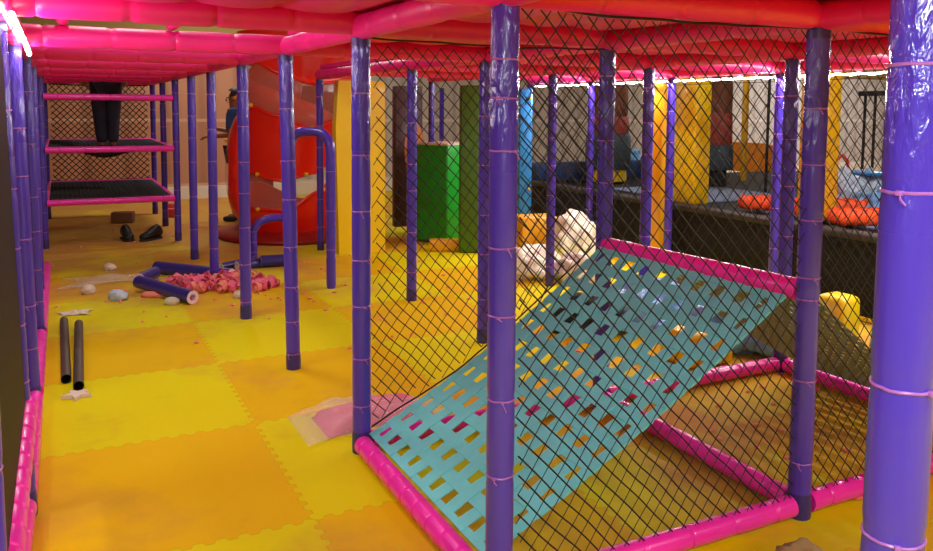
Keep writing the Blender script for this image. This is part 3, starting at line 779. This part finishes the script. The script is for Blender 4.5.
# bags on platform
def bag(p, rad, m, label, seed, name='plastic_bag', handle=None, amp=.35):
    t = thing(name, p, label, 'bag')
    MB().blob(p+Vector((0, 0, rad[2]*.6)), rad, seed, amp, 2.4, 4).build('bag_body', M[m], t, origin=p, smooth=80)
    mb = MB(); q = p+Vector((0, 0, rad[2]*1.45)); k = handle[1] if handle else .05
    mb.tube([q+Vector((-k*.5, 0, -.02)), q+Vector((-k*.4, 0, k)), q+Vector((0, 0, k*1.5)), q+Vector((k*.4, 0, k)), q+Vector((k*.5, 0, -.02))], .014 if handle else .02, 8)
    mb.build('handle' if handle else 'knot', M[handle[0]] if handle else M[m], t, origin=q)
bag(at_px(843, 6.55)+Vector((0, 0, PZ+.025)), (.21, .18, .22), 'white_bag', 'grey plastic bag with a red handle on the platform', 1, handle=('handle_red', .12))
bag(at_px(628, 7.6)+Vector((0, 0, PZ+.02)), (.22, .2, .22), 'tarp', 'light blue plastic bag on the platform behind the far ramp post', 2)
bag(at_px(884, 6.5)+Vector((0, 0, PZ+.025)), (.24, .2, .12), 'tarp', 'blue plastic bundle at the far right of the platform', 3)
bag(at_px(870, 7.0)+Vector((0, 0, PZ+.025)), (.2, .2, .2), 'white_bag', 'white bundle behind the twin black uprights on the platform', 7)
slab('flat_lid', at_px(868, 6.95)+Vector((0, 0, PZ+.335)), (.3, .36, .03), 'blue', 'flat blue lid lying on the white bundle on the platform', 'lid', bev=.012)
# wrapped bundles behind the ramp
def lump(p, rad, m, label, seed, name, cat, amp=.3, sub=4):
    o = MB().blob(Vector(p)+Vector((0, 0, rad[2]*.6)), rad, seed, amp, 2.2, sub).build(name, M[m], origin=p, smooth=80); return tag(o, label, cat)
lump((1.06, 7.75, 0), (.24, .22, .31), 'cream', 'tall lumpy cream wrapped bundle standing behind the ramp', 4, 'wrapped_bundle', 'bundle')
lump((.58, 7.15, 0), (.30, .24, .17), 'cream', 'low lumpy cream wrapped bundle left of the tall one, by the front post', 5, 'wrapped_bundle', 'bundle')
lump((.98, 6.95, 0), (.20, .2, .16), 'cream', 'small pale wrapped bundle at the foot of the tall cream one', 8, 'wrapped_bundle', 'bundle')
slab('yellow_foam_block', Vector((.70, 8.15, .21)), (.4, .3, .42), 'ochre', 'yellow foam block behind the low cream bundle', 'foam block', rz=.3)
lump((1.25, 5.55, 0), (.36, .3, .2), 'tarp', 'crumpled light blue plastic sheet seen through the holes of the ramp', 9, 'plastic_sheet', 'sheet', .4)
lump((.82, 5.35, 0), (.22, .2, .16), 'black_mat', 'black bundle seen through the holes of the ramp', 11, 'wrapped_bundle', 'bundle', .35)
lump((1.78, 5.0, 0), (.33, .22, .25), 'tarp', 'crumpled light blue plastic sheet lying behind the ramp, left of its right corner post', 6, 'plastic_sheet', 'sheet', .45)
lump((2.66, 4.75, 0), (.2, .22, .22), 'tarp', 'crumpled pale blue plastic heap beyond the grey mesh at the right', 12, 'plastic_sheet', 'sheet', .4)
slab('yellow_foam_block', Vector((1.38, 4.72, .11)), (.34, .28, .2), 'yellow', 'yellow foam block seen under the top edge of the ramp', 'foam block', rz=.4, bev=.03)
slab('yellow_foam_block', Vector((2.40, 5.1, .165)), (.2, .2, .33), 'yellow', 'upright yellow foam block beyond the grey mesh', 'foam block', rz=.5, bev=.04)

# ---------------------------------------------------------------- things on the floor
def hollow(name, a, b, r, ri, m, mi, label, cat, inner='bore', plug=None):
    a, b = Vector(a), Vector(b)
    t = thing(name, (a+b)/2-Vector((0, 0, r)), label, cat)
    mb = MB(); n = 20; d = (b-a).normalized(); s = d.cross(Vector((0, 0, 1))).normalized(); u = s.cross(d)
    ring = lambda c, rr: [c+(s*math.cos(2*PI*q/n)+u*math.sin(2*PI*q/n))*rr for q in range(n)]
    K = 6
    vs = []
    for k in range(K+1): vs += ring(a.lerp(b, k/K), r)
    fs = [(k*n+q, k*n+(q+1) % n, (k+1)*n+(q+1) % n, (k+1)*n+q) for k in range(K) for q in range(n)]
    mb.add(vs, fs); mb.build('tube_skin', M[m], t, origin=(a+b)/2)
    mb = MB(); vs = ring(a, r)+ring(a, ri)+ring(b, ri)+ring(b, r); fs = []
    for k in range(3):
        for q in range(n):
            q2 = (q+1) % n; fs.append((k*n+q, k*n+q2, (k+1)*n+q2, (k+1)*n+q))
    mb.add(vs, fs); mb.build(inner, M[mi], t, origin=(a+b)/2, smooth=40)
    return t
hollow('metal_pipe', (-2.76, 5.44, .026), (-2.155, 4.25, .026), .026, .022, 'pipe', 'pipe_in', 'grey hollow pipe on the yellow mats, left one of two', 'pipe')
t = hollow('metal_pipe', (-2.62, 5.36, .027), (-2.035, 4.14, .027), .027, .023, 'pipe', 'pipe_in', 'grey hollow pipe on the yellow mats, right one of the two', 'pipe')
hollow('foam_tube', (-2.66, 6.46, .075), (-2.07, 6.02, .055), .052, .026, 'foam_tube', 'foam_in', 'long dark blue foam tube in front of the scraps, white end to the right', 'foam tube', 'foam_core')
hollow('foam_tube', (-2.78, 7.15, .055), (-2.02, 6.85, .055), .056, .028, 'foam_tube', 'foam_in', 'long dark blue foam tube behind the pink scraps', 'foam tube', 'foam_core')
hollow('foam_tube', (-2.72, 6.62, .06), (-2.70, 6.92, .06), .05, .03, 'foam_tube', 'foam_in', 'short dark blue foam tube with its white hollow end facing forward', 'foam tube', 'foam_core')
hollow('foam_tube', (-2.10, 7.30, .045), (-1.85, 7.55, .045), .045, .022, 'foam_tube', 'foam_in', 'short dark blue foam tube behind the post at the scraps', 'foam tube', 'foam_core')
hollow('foam_tube', (-1.92, 7.45, .06), (-1.66, 7.55, .06), .055, .03, 'foam_tube', 'foam_in', 'short dark tube with a pale end by the low handrail', 'foam tube', 'foam_core')
hollow('foam_tube', (-2.24, 7.28, .04), (-2.02, 7.62, .04), .035, .015, 'foam_tube', 'foam_in', 'thin dark tube lying left of the low handrail foot', 'foam tube', 'foam_core')
def curl(mb, c, r, w, a0, a1, rz, tilt, th=.006):
    mt = Matrix.Translation(Vector(c)) @ Matrix.Rotation(rz, 4, 'Z') @ Matrix.Rotation(tilt, 4, 'X')
    n = 10; vs = []
    for k in range(n+1):
        a = a0+(a1-a0)*k/n
        for rr, ww in ((r, -w), (r, w), (r-th, w), (r-th, -w)): vs.append(mt @ Vector((rr*math.cos(a), ww, rr*math.sin(a))))
    lowest = min(v.z for v in vs)
    if lowest < .001: vs = [v+Vector((0, 0, .001-lowest)) for v in vs]
    fs = [(0, 1, 2, 3), tuple(n*4+q for q in (3, 2, 1, 0))]
    for k in range(n):
        for q in range(4):
            q2 = (q+1) % 4; fs.append((k*4+q, (k+1)*4+q, (k+1)*4+q2, k*4+q2))
    mb.add(vs, fs)
rr = random.Random(3)
heap = MB(); heap2 = MB()
for k in range(150):
    a = rr.uniform(0, 2*PI); q = math.sqrt(rr.random())
    c = Vector((-2.02, 6.62, 0))+Vector((.46*q*math.cos(a), .24*q*math.sin(a), 0))
    c.z = rr.uniform(.01, .03+.08*(1-q))
    curl(heap if rr.random() < .65 else heap2, c, rr.uniform(.025, .055), rr.uniform(.012, .035), rr.uniform(0, 3), rr.uniform(4, 8), rr.uniform(0, 6), rr.uniform(-1, 1))
n1 = len(heap.f); heap.add(heap2.v, heap2.f)
o = heap.build('foam_scraps', M['scrap']); o.data.materials.append(M['scrap2'])
for k, pl in enumerate(o.data.polygons): pl.material_index = int(k >= n1)
tag(o, 'heap of curled pink foam offcuts among the blue foam tubes', 'scraps'); o['kind'] = 'stuff'
# scattered crumbs
mb = MB()
for k in range(90):
    u, v = rr.uniform(-.0, 3.2), rr.uniform(4.4, 11.5)
    if rr.random() < .5: u, v = rr.gauss(1.1, .5), rr.gauss(6.7, .5)
    mb.blob(P(u, v, .006), (rr.uniform(.006, .025), rr.uniform(.006, .025), .009), k, .4, 2, 1)
for k in range(60):
    mb.blob(P(rr.uniform(2.5, 3.9), rr.uniform(2.3, 4.4), .006), (rr.uniform(.006, .022), rr.uniform(.006, .022), .009), k, .4, 2, 1)
o = mb.build('foam_crumbs', M['scrap2']); tag(o, 'small crumbs of foam scattered over the mats', 'crumbs'); o['kind'] = 'stuff'
for k, (p, rad, m, lab) in enumerate((((-3.26, 7.28, 0), (.05, .05, .04), 'paper', 'pale crumpled scrap on the far mats, right of the left row'),
        ((-3.02, 6.35, 0), (.055, .05, .045), 'paper', 'cream round scrap next to the pink beam of the left row'),
        ((-2.70, 6.15, 0), (.075, .06, .05), 'white_bag', 'small crumpled white bag on the yellow mat before the blue tubes'),
        ((-2.23, 6.02, 0), (.06, .04, .035), 'paper', 'cream scrap under the white-ended blue tube'),
        ((-2.45, 6.25, 0), (.11, .05, .03), 'scrap2', 'pale pink offcut at the left end of the white-ended blue tube'),
        ((-1.78, 6.25, 0), (.05, .04, .035), 'paper', 'pale scrap at the foot of the post by the foam heap'))):
    lump(p, rad, m, lab, 20+k, 'scrap', 'scrap', .35, 3)
def sheet(c, su, sv, m, label, seed, name='plastic_sheet', h=.05):
    mb = MB(); c = Vector(c)
    f = lambda a, b: c + P((a-.5)*su*(1+.2*math.sin(b*5+seed)), (b-.5)*sv*(1+.25*math.sin(a*4+seed)), .006 + h*max(0, noise.noise(Vector((a*3.3+seed, b*3.3, seed)))+.25)*(1-abs(a-.5)*1.6)*(1-abs(b-.5)*1.6))
    mb.grid(f, 26, 18)
    o = mb.build(name, M[m], origin=c, smooth=80); return tag(o, label, 'sheet')
sheet((-3.02, 6.85, 0), .75, .35, 'film', 'crumpled clear plastic film on the far mats beside the left row', 2, h=.13)
sheet((-2.82, 5.72, 0), .2, .15, 'paper', 'flat pale scrap sheet at the far end of the grey pipes', 3, 'scrap_sheet', .06)
mb = MB()
stp = []
for k in range(10):
    a = PI*2*k/10; q = .075 if k % 2 == 0 else .035
    stp.append(Vector((-2.00+q*math.cos(a)*1.0, 4.05+q*math.sin(a), .002)))
mb.prism(stp, (0, 0, .02)); tag(mb.build('star_scrap', M['paper']), 'small star-shaped tan foam scrap by the near ends of the pipes', 'scrap')
for nm, c, s, m, lab in (('brick', (-4.42, 10.3, .07), (.27, .16, .14), 'brick', 'brown brick-like block under the climbing tower'),
                         ('pink_block', (-4.28, 11.6, .05), (.15, .12, .10), 'pink_block', 'pink foam block under the tower, left one of two'),
                         ('pink_block', (-4.0, 10.85, .06), (.16, .12, .12), 'pink_block', 'pink foam block under the tower, right one of two')):
    tag(MB().box(c, s, rz=.2, bev=.015).build(nm, M[m], origin=c), lab, 'block')
def shoe(c, rz, label):
    c = Vector(c); t = thing('shoe', c, label, 'shoe'); mt = Matrix.Translation(c) @ Matrix.Rotation(rz, 4, 'Z')
    def cs(x, w, h, n=14): return [mt @ Vector((x, w*math.cos(2*PI*k/n), max(.02, .02+h*.5+h*.5*math.sin(2*PI*k/n)))) for k in range(n)]
    prof = [(-.15, .03, .05), (-.145, .05, .11), (-.11, .058, .145), (-.05, .055, .13), (0, .055, .10), (.06, .06, .075), (.11, .055, .065), (.14, .035, .05), (.15, .012, .03)]
    vs = []; fs = []; n = 14
    for x, w, h in prof: vs += cs(x, w, h)
    for k in range(len(prof)-1):
        for q in range(n): fs.append((k*n+q, k*n+(q+1) % n, (k+1)*n+(q+1) % n, (k+1)*n+q))
    fs.append(tuple(range(n))); fs.append(tuple((len(prof)-1)*n+q for q in range(n)))
    MB().add(vs, fs).build('upper', M['shoe'], t, origin=c)
    mb = MB(); pts = []
    for x, w in ((-.152, .03), (-.13, .058), (-.05, .058), (.06, .064), (.12, .055), (.155, .015)): pts.append((x, w))
    poly = [mt @ Vector((x, w, 0)) for x, w in pts]+[mt @ Vector((x, -w, 0)) for x, w in reversed(pts)]
    mb.prism(poly, (0, 0, .022)); mb.build('sole', M['sole'], t, origin=c)
shoe((-3.80, 8.95, 0), -1.0, 'black shoe on the floor before the climbing tower, left one of the pair')
shoe((-3.55, 8.98, 0), -1.9, 'black shoe on the floor before the climbing tower, right one of the pair')
# wrapped foam sheet by the ramp corner
t = thing('wrapped_foam', P(1.05, 3.55), 'pink foam sheet in clear plastic lying behind the ramp corner post', 'packet')
wc = P(1.10, 3.63)
mb = MB()
def wf(a, b, top):
    u = 1.26+(a-.4)*.55; v = 3.58+(b-.5)*.28+.05*math.sin(a*3)
    ed = min(1, 6*min(a, 1-a, b, 1-b)); h = (.052+.02*noise.noise(Vector((a*4, b*4, 2))))*ed**.5 if top else 0
    return P(u, v, .004+h)
mb.grid(lambda a, b: wf(a, b, True), 24, 14); mb.grid(lambda a, b: wf(1-a, b, False), 24, 14)
mb.build('foam_sheet', M['lilac_bag'], t, origin=wc, smooth=80)
mb = MB()
mb.grid(lambda a, b: P(.93+a*.72, 3.38+b*.38+.05*math.sin(a*5), .012+(.07*math.sin(PI*min(1, max(0, a)))**.4*math.sin(PI*b)**.4 if 0 < a < 1 and 0 < b < 1 else 0)+.028*noise.noise(Vector((a*9, b*7, 5)))*math.sin(PI*a)), 40, 24)
mb.build('plastic_film', M['film'], t, origin=wc, smooth=80)
lump(P(2.09, 1.73), (.085, .075, .072), 'khaki', 'khaki crumpled lump on the yellow mat at the bottom right', 31, 'rag', 'rag', .25)
sheet(P(2.78, 2.05), .2, .14, 'scrap2', 'small pale pink scrap against the front beam near the nearest post', 5, 'scrap_sheet', .03)

# ---------------------------------------------------------------- people
def skin_mesh(name, verts, edges, radii, m, parent, sub=2, root=0):
    me = bpy.data.meshes.new(name); me.from_pydata([tuple(v) for v in verts], edges, []); me.update()
    o = bpy.data.objects.new(name, me); C.objects.link(o); o.parent = parent
    me.materials.append(m)
    sk = o.modifiers.new('skin', 'SKIN'); sk.use_smooth_shade = True
    sv = me.skin_vertices[0].data
    for k, r in enumerate(radii):
        sv[k].radius = (r, r) if not isinstance(r, tuple) else r
        sv[k].use_root = (k == root)
    ss = o.modifiers.new('sub', 'SUBSURF'); ss.levels = sub; ss.render_levels = sub
    return o
def person(loc, rz, J, label, shirt, trousers, bulk=1.0):
    t = thing('person', loc, label, 'person'); t.rotation_euler.z = rz
    J = {k: Vector(v) for k, v in J.items()}
    names = ['pelvis', 'waist', 'chest', 'neck', 'head', 'crown', 'shL', 'elL', 'wrL', 'shR', 'elR', 'wrR', 'hipL', 'knL', 'anL', 'toL', 'hipR', 'knR', 'anR', 'toR']
    rad = dict(pelvis=.12, waist=.115, chest=.125, neck=.055, head=.082, crown=.07, shL=.06, elL=.042, wrL=.03, shR=.06, elR=.042, wrR=.03, hipL=.082, knL=.055, anL=.04, toL=.035, hipR=.082, knR=.055, anR=.04, toR=.035)
    vs = [J[n] for n in names]; ix = {n: k for k, n in enumerate(names)}
    ed = [('pelvis', 'waist'), ('waist', 'chest'), ('chest', 'neck'), ('neck', 'head'), ('head', 'crown'), ('chest', 'shL'), ('shL', 'elL'), ('elL', 'wrL'), ('chest', 'shR'), ('shR', 'elR'), ('elR', 'wrR'),
          ('pelvis', 'hipL'), ('hipL', 'knL'), ('knL', 'anL'), ('anL', 'toL'), ('pelvis', 'hipR'), ('hipR', 'knR'), ('knR', 'anR'), ('anR', 'toR')]
    E = [(ix[a], ix[b]) for a, b in ed]; rr_ = [rad[n] for n in names]
    for sd in 'LR':        # palm, four fingers and a thumb
        w, el = J['wr'+sd], J['el'+sd]; d = (w-el).normalized()
        s = d.cross(Vector((0, 0, 1))); s = s.normalized() if s.length > .1 else Vector((0, 1, 0))
        pm = len(vs); vs.append(w+d*.07); rr_.append((.034, .02)); E.append((ix['wr'+sd], pm))
        for k, ln in enumerate((.062, .075, .07, .055)):
            b0 = len(vs); off = s*(.03-.02*k)
            dn = Vector((0, 0, -1))
            vs += [w+d*.105+off, w+d*(.105+ln*.6)+off+dn*.012, w+d*(.105+ln)+off+dn*.034]; rr_ += [.0095, .009, .008]
            E += [(pm, b0), (b0, b0+1), (b0+1, b0+2)]
        b0 = len(vs); vs += [w+d*.05+s*.045, w+d*.085+s*.062]; rr_ += [.011, .009]; E += [(pm, b0), (b0, b0+1)]
    skin_mesh('body', vs, E, rr_, M['skin'], t)
    def sub_mesh(name, lst, eds, infl, m, root):
        k = {n: q for q, n in enumerate(lst)}
        return skin_mesh(name, [J[n] for n in lst], [(k[a], k[b]) for a, b in eds], [rad[n]*bulk+infl for n in lst], m, t, root=k[root])
    J['mL'] = J['shL'].lerp(J['elL'], .8); J['mR'] = J['shR'].lerp(J['elR'], .8); rad['mL'] = rad['mR'] = .05
    sub_mesh('shirt', ['pelvis', 'waist', 'chest', 'shL', 'mL', 'shR', 'mR'], [('pelvis', 'waist'), ('waist', 'chest'), ('chest', 'shL'), ('shL', 'mL'), ('chest', 'shR'), ('shR', 'mR')], .022, M[shirt], 'pelvis')
    sub_mesh('trousers', ['pelvis', 'hipL', 'knL', 'anL', 'hipR', 'knR', 'anR'], [('pelvis', 'hipL'), ('hipL', 'knL'), ('knL', 'anL'), ('pelvis', 'hipR'), ('hipR', 'knR'), ('knR', 'anR')], .02, M[trousers], 'pelvis')
    for sd in 'LR':
        skin_mesh('shoe', [J['an'+sd]+Vector((-.02, 0, -.03)), J['to'+sd]+Vector((.0, 0, .0)), J['to'+sd]+Vector((.05, 0, 0))], [(0, 1), (1, 2)], [(.05, .045), (.05, .04), (.04, .03)], M['shoe'], t)
    hd = J['head']; up = (J['crown']-J['neck']).normalized(); fw = Vector((1, 0, 0)); fw = (fw-up*fw.dot(up)).normalized(); sd = up.cross(fw)
    mb = MB(); bm = bmesh.new(); bmesh.ops.create_uvsphere(bm, u_segments=20, v_segments=14, radius=1)
    vs2 = []; 
    for v in bm.verts:
        c = v.co; k = 1+.03*noise.noise(c*4)
        vs2.append(hd+up*.035+fw*(-.012)+(fw*c.x*.098+sd*c.y*.088+up*c.z*.105)*k)
    bm.verts.index_update()
    fs2 = [[v.index for v in f.verts] for f in bm.faces if not (f.calc_center_median().x > .35 and f.calc_center_median().z < .55) and f.calc_center_median().z > -.55]
    bm.free(); mb.add(vs2, fs2); mb.build('hair', M['hair'], None).parent = t
    for s_ in (-1, 1):
        MB().blob(hd+fw*.083+sd*.032*s_+up*.012, (.011, .011, .009), sub=2, amp=0, flat=False).build('eye', M['eye'], None).parent = t
        MB().blob(hd+sd*.088*s_-fw*.005, (.018, .01, .028), sub=2, amp=.1, flat=False).build('ear', M['skin'], None).parent = t
    MB().blob(hd+fw*.097-up*.015, (.016, .012, .02), sub=2, amp=.05, flat=False).build('nose', M['skin'], None).parent = t
    MB().blob(hd+fw*.084-up*.05, (.01, .024, .006), sub=2, amp=.05, flat=False).build('mouth', M['tray'], None).parent = t
    return t
# worker in the blue shirt standing behind the slide, facing left, forearm forward
J = dict(pelvis=(0, 0, .95), waist=(.0, 0, 1.10), chest=(.01, 0, 1.34), neck=(.02, 0, 1.50), head=(.04, 0, 1.61), crown=(.035, 0, 1.69),
         shL=(.01, -.18, 1.42), elL=(.04, -.22, 1.15), wrL=(.28, -.16, 1.20), shR=(.01, .18, 1.42), elR=(.02, .23, 1.14), wrR=(.25, .2, 1.12),
         hipL=(0, -.09, .90), knL=(.02, -.1, .48), anL=(0, -.1, .08), toL=(.13, -.1, .04), hipR=(0, .09, .90), knR=(.03, .1, .48), anR=(0, .1, .08), toR=(.13, .1, .04))
person((-3.0, 10.55, 0), PI, J, 'person in a blue shirt standing behind the purple posts left of the red slide', 'shirt', 'trousers')
# worker on the tower: standing on the middle net, bent forward over the deck above
J = dict(pelvis=(0, 0, .92), waist=(.10, 0, 1.0), chest=(.33, 0, 1.06), neck=(.48, 0, 1.10), head=(.6, 0, 1.12), crown=(.66, 0, 1.16),
         shL=(.36, -.18, 1.04), elL=(.45, -.25, .86), wrL=(.62, -.2, .84), shR=(.36, .18, 1.04), elR=(.45, .25, .86), wrR=(.62, .2, .84),
         hipL=(0, -.095, .88), knL=(.05, -.075, .47), anL=(-.02, -.06, .09), toL=(.12, -.06, .045), hipR=(0, .095, .88), knR=(.06, .08, .47), anR=(-.02, .062, .09), toR=(.12, .07, .045))
person((-4.54, 10.19, .93), PI/2+TH, J, 'person in dark trousers standing on the middle tower platform, body bent up behind the deck', 'shirt', 'trousers', 1.3)

# ---------------------------------------------------------------- hall lamps and duct
def hall_lamp(u, v, z, su, sv, power, label, col=(1, .95, .90)):
    if u > 5: col = (.93, .95, 1)
    t = thing('ceiling_light', P(u, v, z), label, 'lamp')
    MB().box(P(u, v, z+.03), (su+.06, sv+.06, .06), rz=TH, bev=.01).build('housing', M['skirting'], t, origin=P(u, v, z))
    MB().box(P(u, v, z-.005), (su, sv, .01), rz=TH).build('diffuser', M['lamp'], t, origin=P(u, v, z), smooth=0)
    l = bpy.data.lights.new('hall_light', 'AREA'); l.shape = 'RECTANGLE'; l.size = su; l.size_y = sv; l.energy = power; l.color = col
    o = bpy.data.objects.new('hall_light', l); C.objects.link(o); o.location = P(u, v, z-.03); o.rotation_euler.z = TH
LAMPS = [(1.6, -3.0, 2.7, 3.2, .5, 85), (-3.2, 2.5, 4.3, .5, 1.6, 60), (.4, 5.6, 4.3, .5, 1.6, 48), (6.4, 1.0, 4.3, .5, 1.6, 200), (7.2, 8.0, 4.3, .5, 1.6, 50), (2.2, 11.8, 4.3, 1.6, .5, 90), (15.5, 10.5, 4.3, 1.6, .5, 300), (4.5, -2.5, 4.2, 1.4, .5, 120)]  # first one is an added low lamp, unseen, throwing light under the deck
for k, (u, v, z, a, b, p) in enumerate(LAMPS):
    hall_lamp(u, v, z, a, b, p, ['ceiling light behind the camera', 'ceiling light over the left hall', 'ceiling light over the aisle', 'ceiling light over the near platform', 'ceiling light over the far platform', 'ceiling light by the back wall', 'ceiling light in the right hall', 'ceiling light behind the camera to the right'][k])
dc = MB(); dc.box(P(1.9, 10.4, 2.62), (2.6, .25, .22), rz=TH, bev=.02)
tag(dc.build('air_duct', M['duct'], origin=P(1.9, 10.4, 2.62)), 'black duct glimpsed through the ceiling gap over the aisle', 'duct')

# ---------------------------------------------------------------- world, camera, view
w = bpy.data.worlds.new('world'); SC.world = w; w.use_nodes = True
w.node_tree.nodes['Background'].inputs[0].default_value = (.9, .85, .8, 1); w.node_tree.nodes['Background'].inputs[1].default_value = .05
cam = bpy.data.cameras.new('camera'); co = bpy.data.objects.new('camera', cam); C.objects.link(co)
cam.sensor_width = 36; cam.lens = 36*806/933; cam.shift_y = -(275.5-174.75)/933; cam.clip_start = .05; cam.clip_end = 100
co.matrix_world = Matrix.Translation((0, 0, 1.5)) @ Matrix.Rotation(PI/2-.082, 4, 'X') @ Matrix.Rotation(.0078, 4, 'Z')
SC.camera = co
SC.view_settings.view_transform = 'Standard'; SC.view_settings.look = 'None'; SC.view_settings.gamma = 1; SC.view_settings.use_curve_mapping = False
SC.view_settings.exposure = 0.0
GROUPS = {'padded_post': 'purple padded posts of the play frame', 'padded_beam': 'pink padded beams near the floor', 'deck_beam': 'pink padded beams under the deck', 'joist': 'short joists over the aisle',
          'rope_net': 'black rope nets', 'led_strip': 'glowing light strips', 'tower_platform': 'net platforms of the climbing tower', 'padded_pillar': 'yellow padded pillars', 'thin_pole': 'thin poles on the platform',
          'padded_totem': 'painted columns on the platform', 'orange_foam_pad': 'orange foam pads on the platform', 'plastic_bag': 'bags on the platform', 'wrapped_bundle': 'wrapped bundles behind the ramp',
          'plastic_sheet': 'crumpled plastic sheets', 'yellow_foam_block': 'yellow foam blocks', 'metal_pipe': 'grey pipes on the mats', 'foam_tube': 'dark blue foam tubes on the mats', 'scrap': 'loose scraps on the mats',
          'pink_block': 'pink blocks under the tower', 'shoe': 'pair of black shoes', 'ceiling_light': 'hall ceiling lights', 'arched_handrail': 'arched purple handrails'}
for o in C.objects:
    if o.parent is None and o.name.split('.')[0] in GROUPS and 'label' in o: o['group'] = GROUPS[o.name.split('.')[0]]
for o in C.objects:
    if '_w' in o: del o['_w']
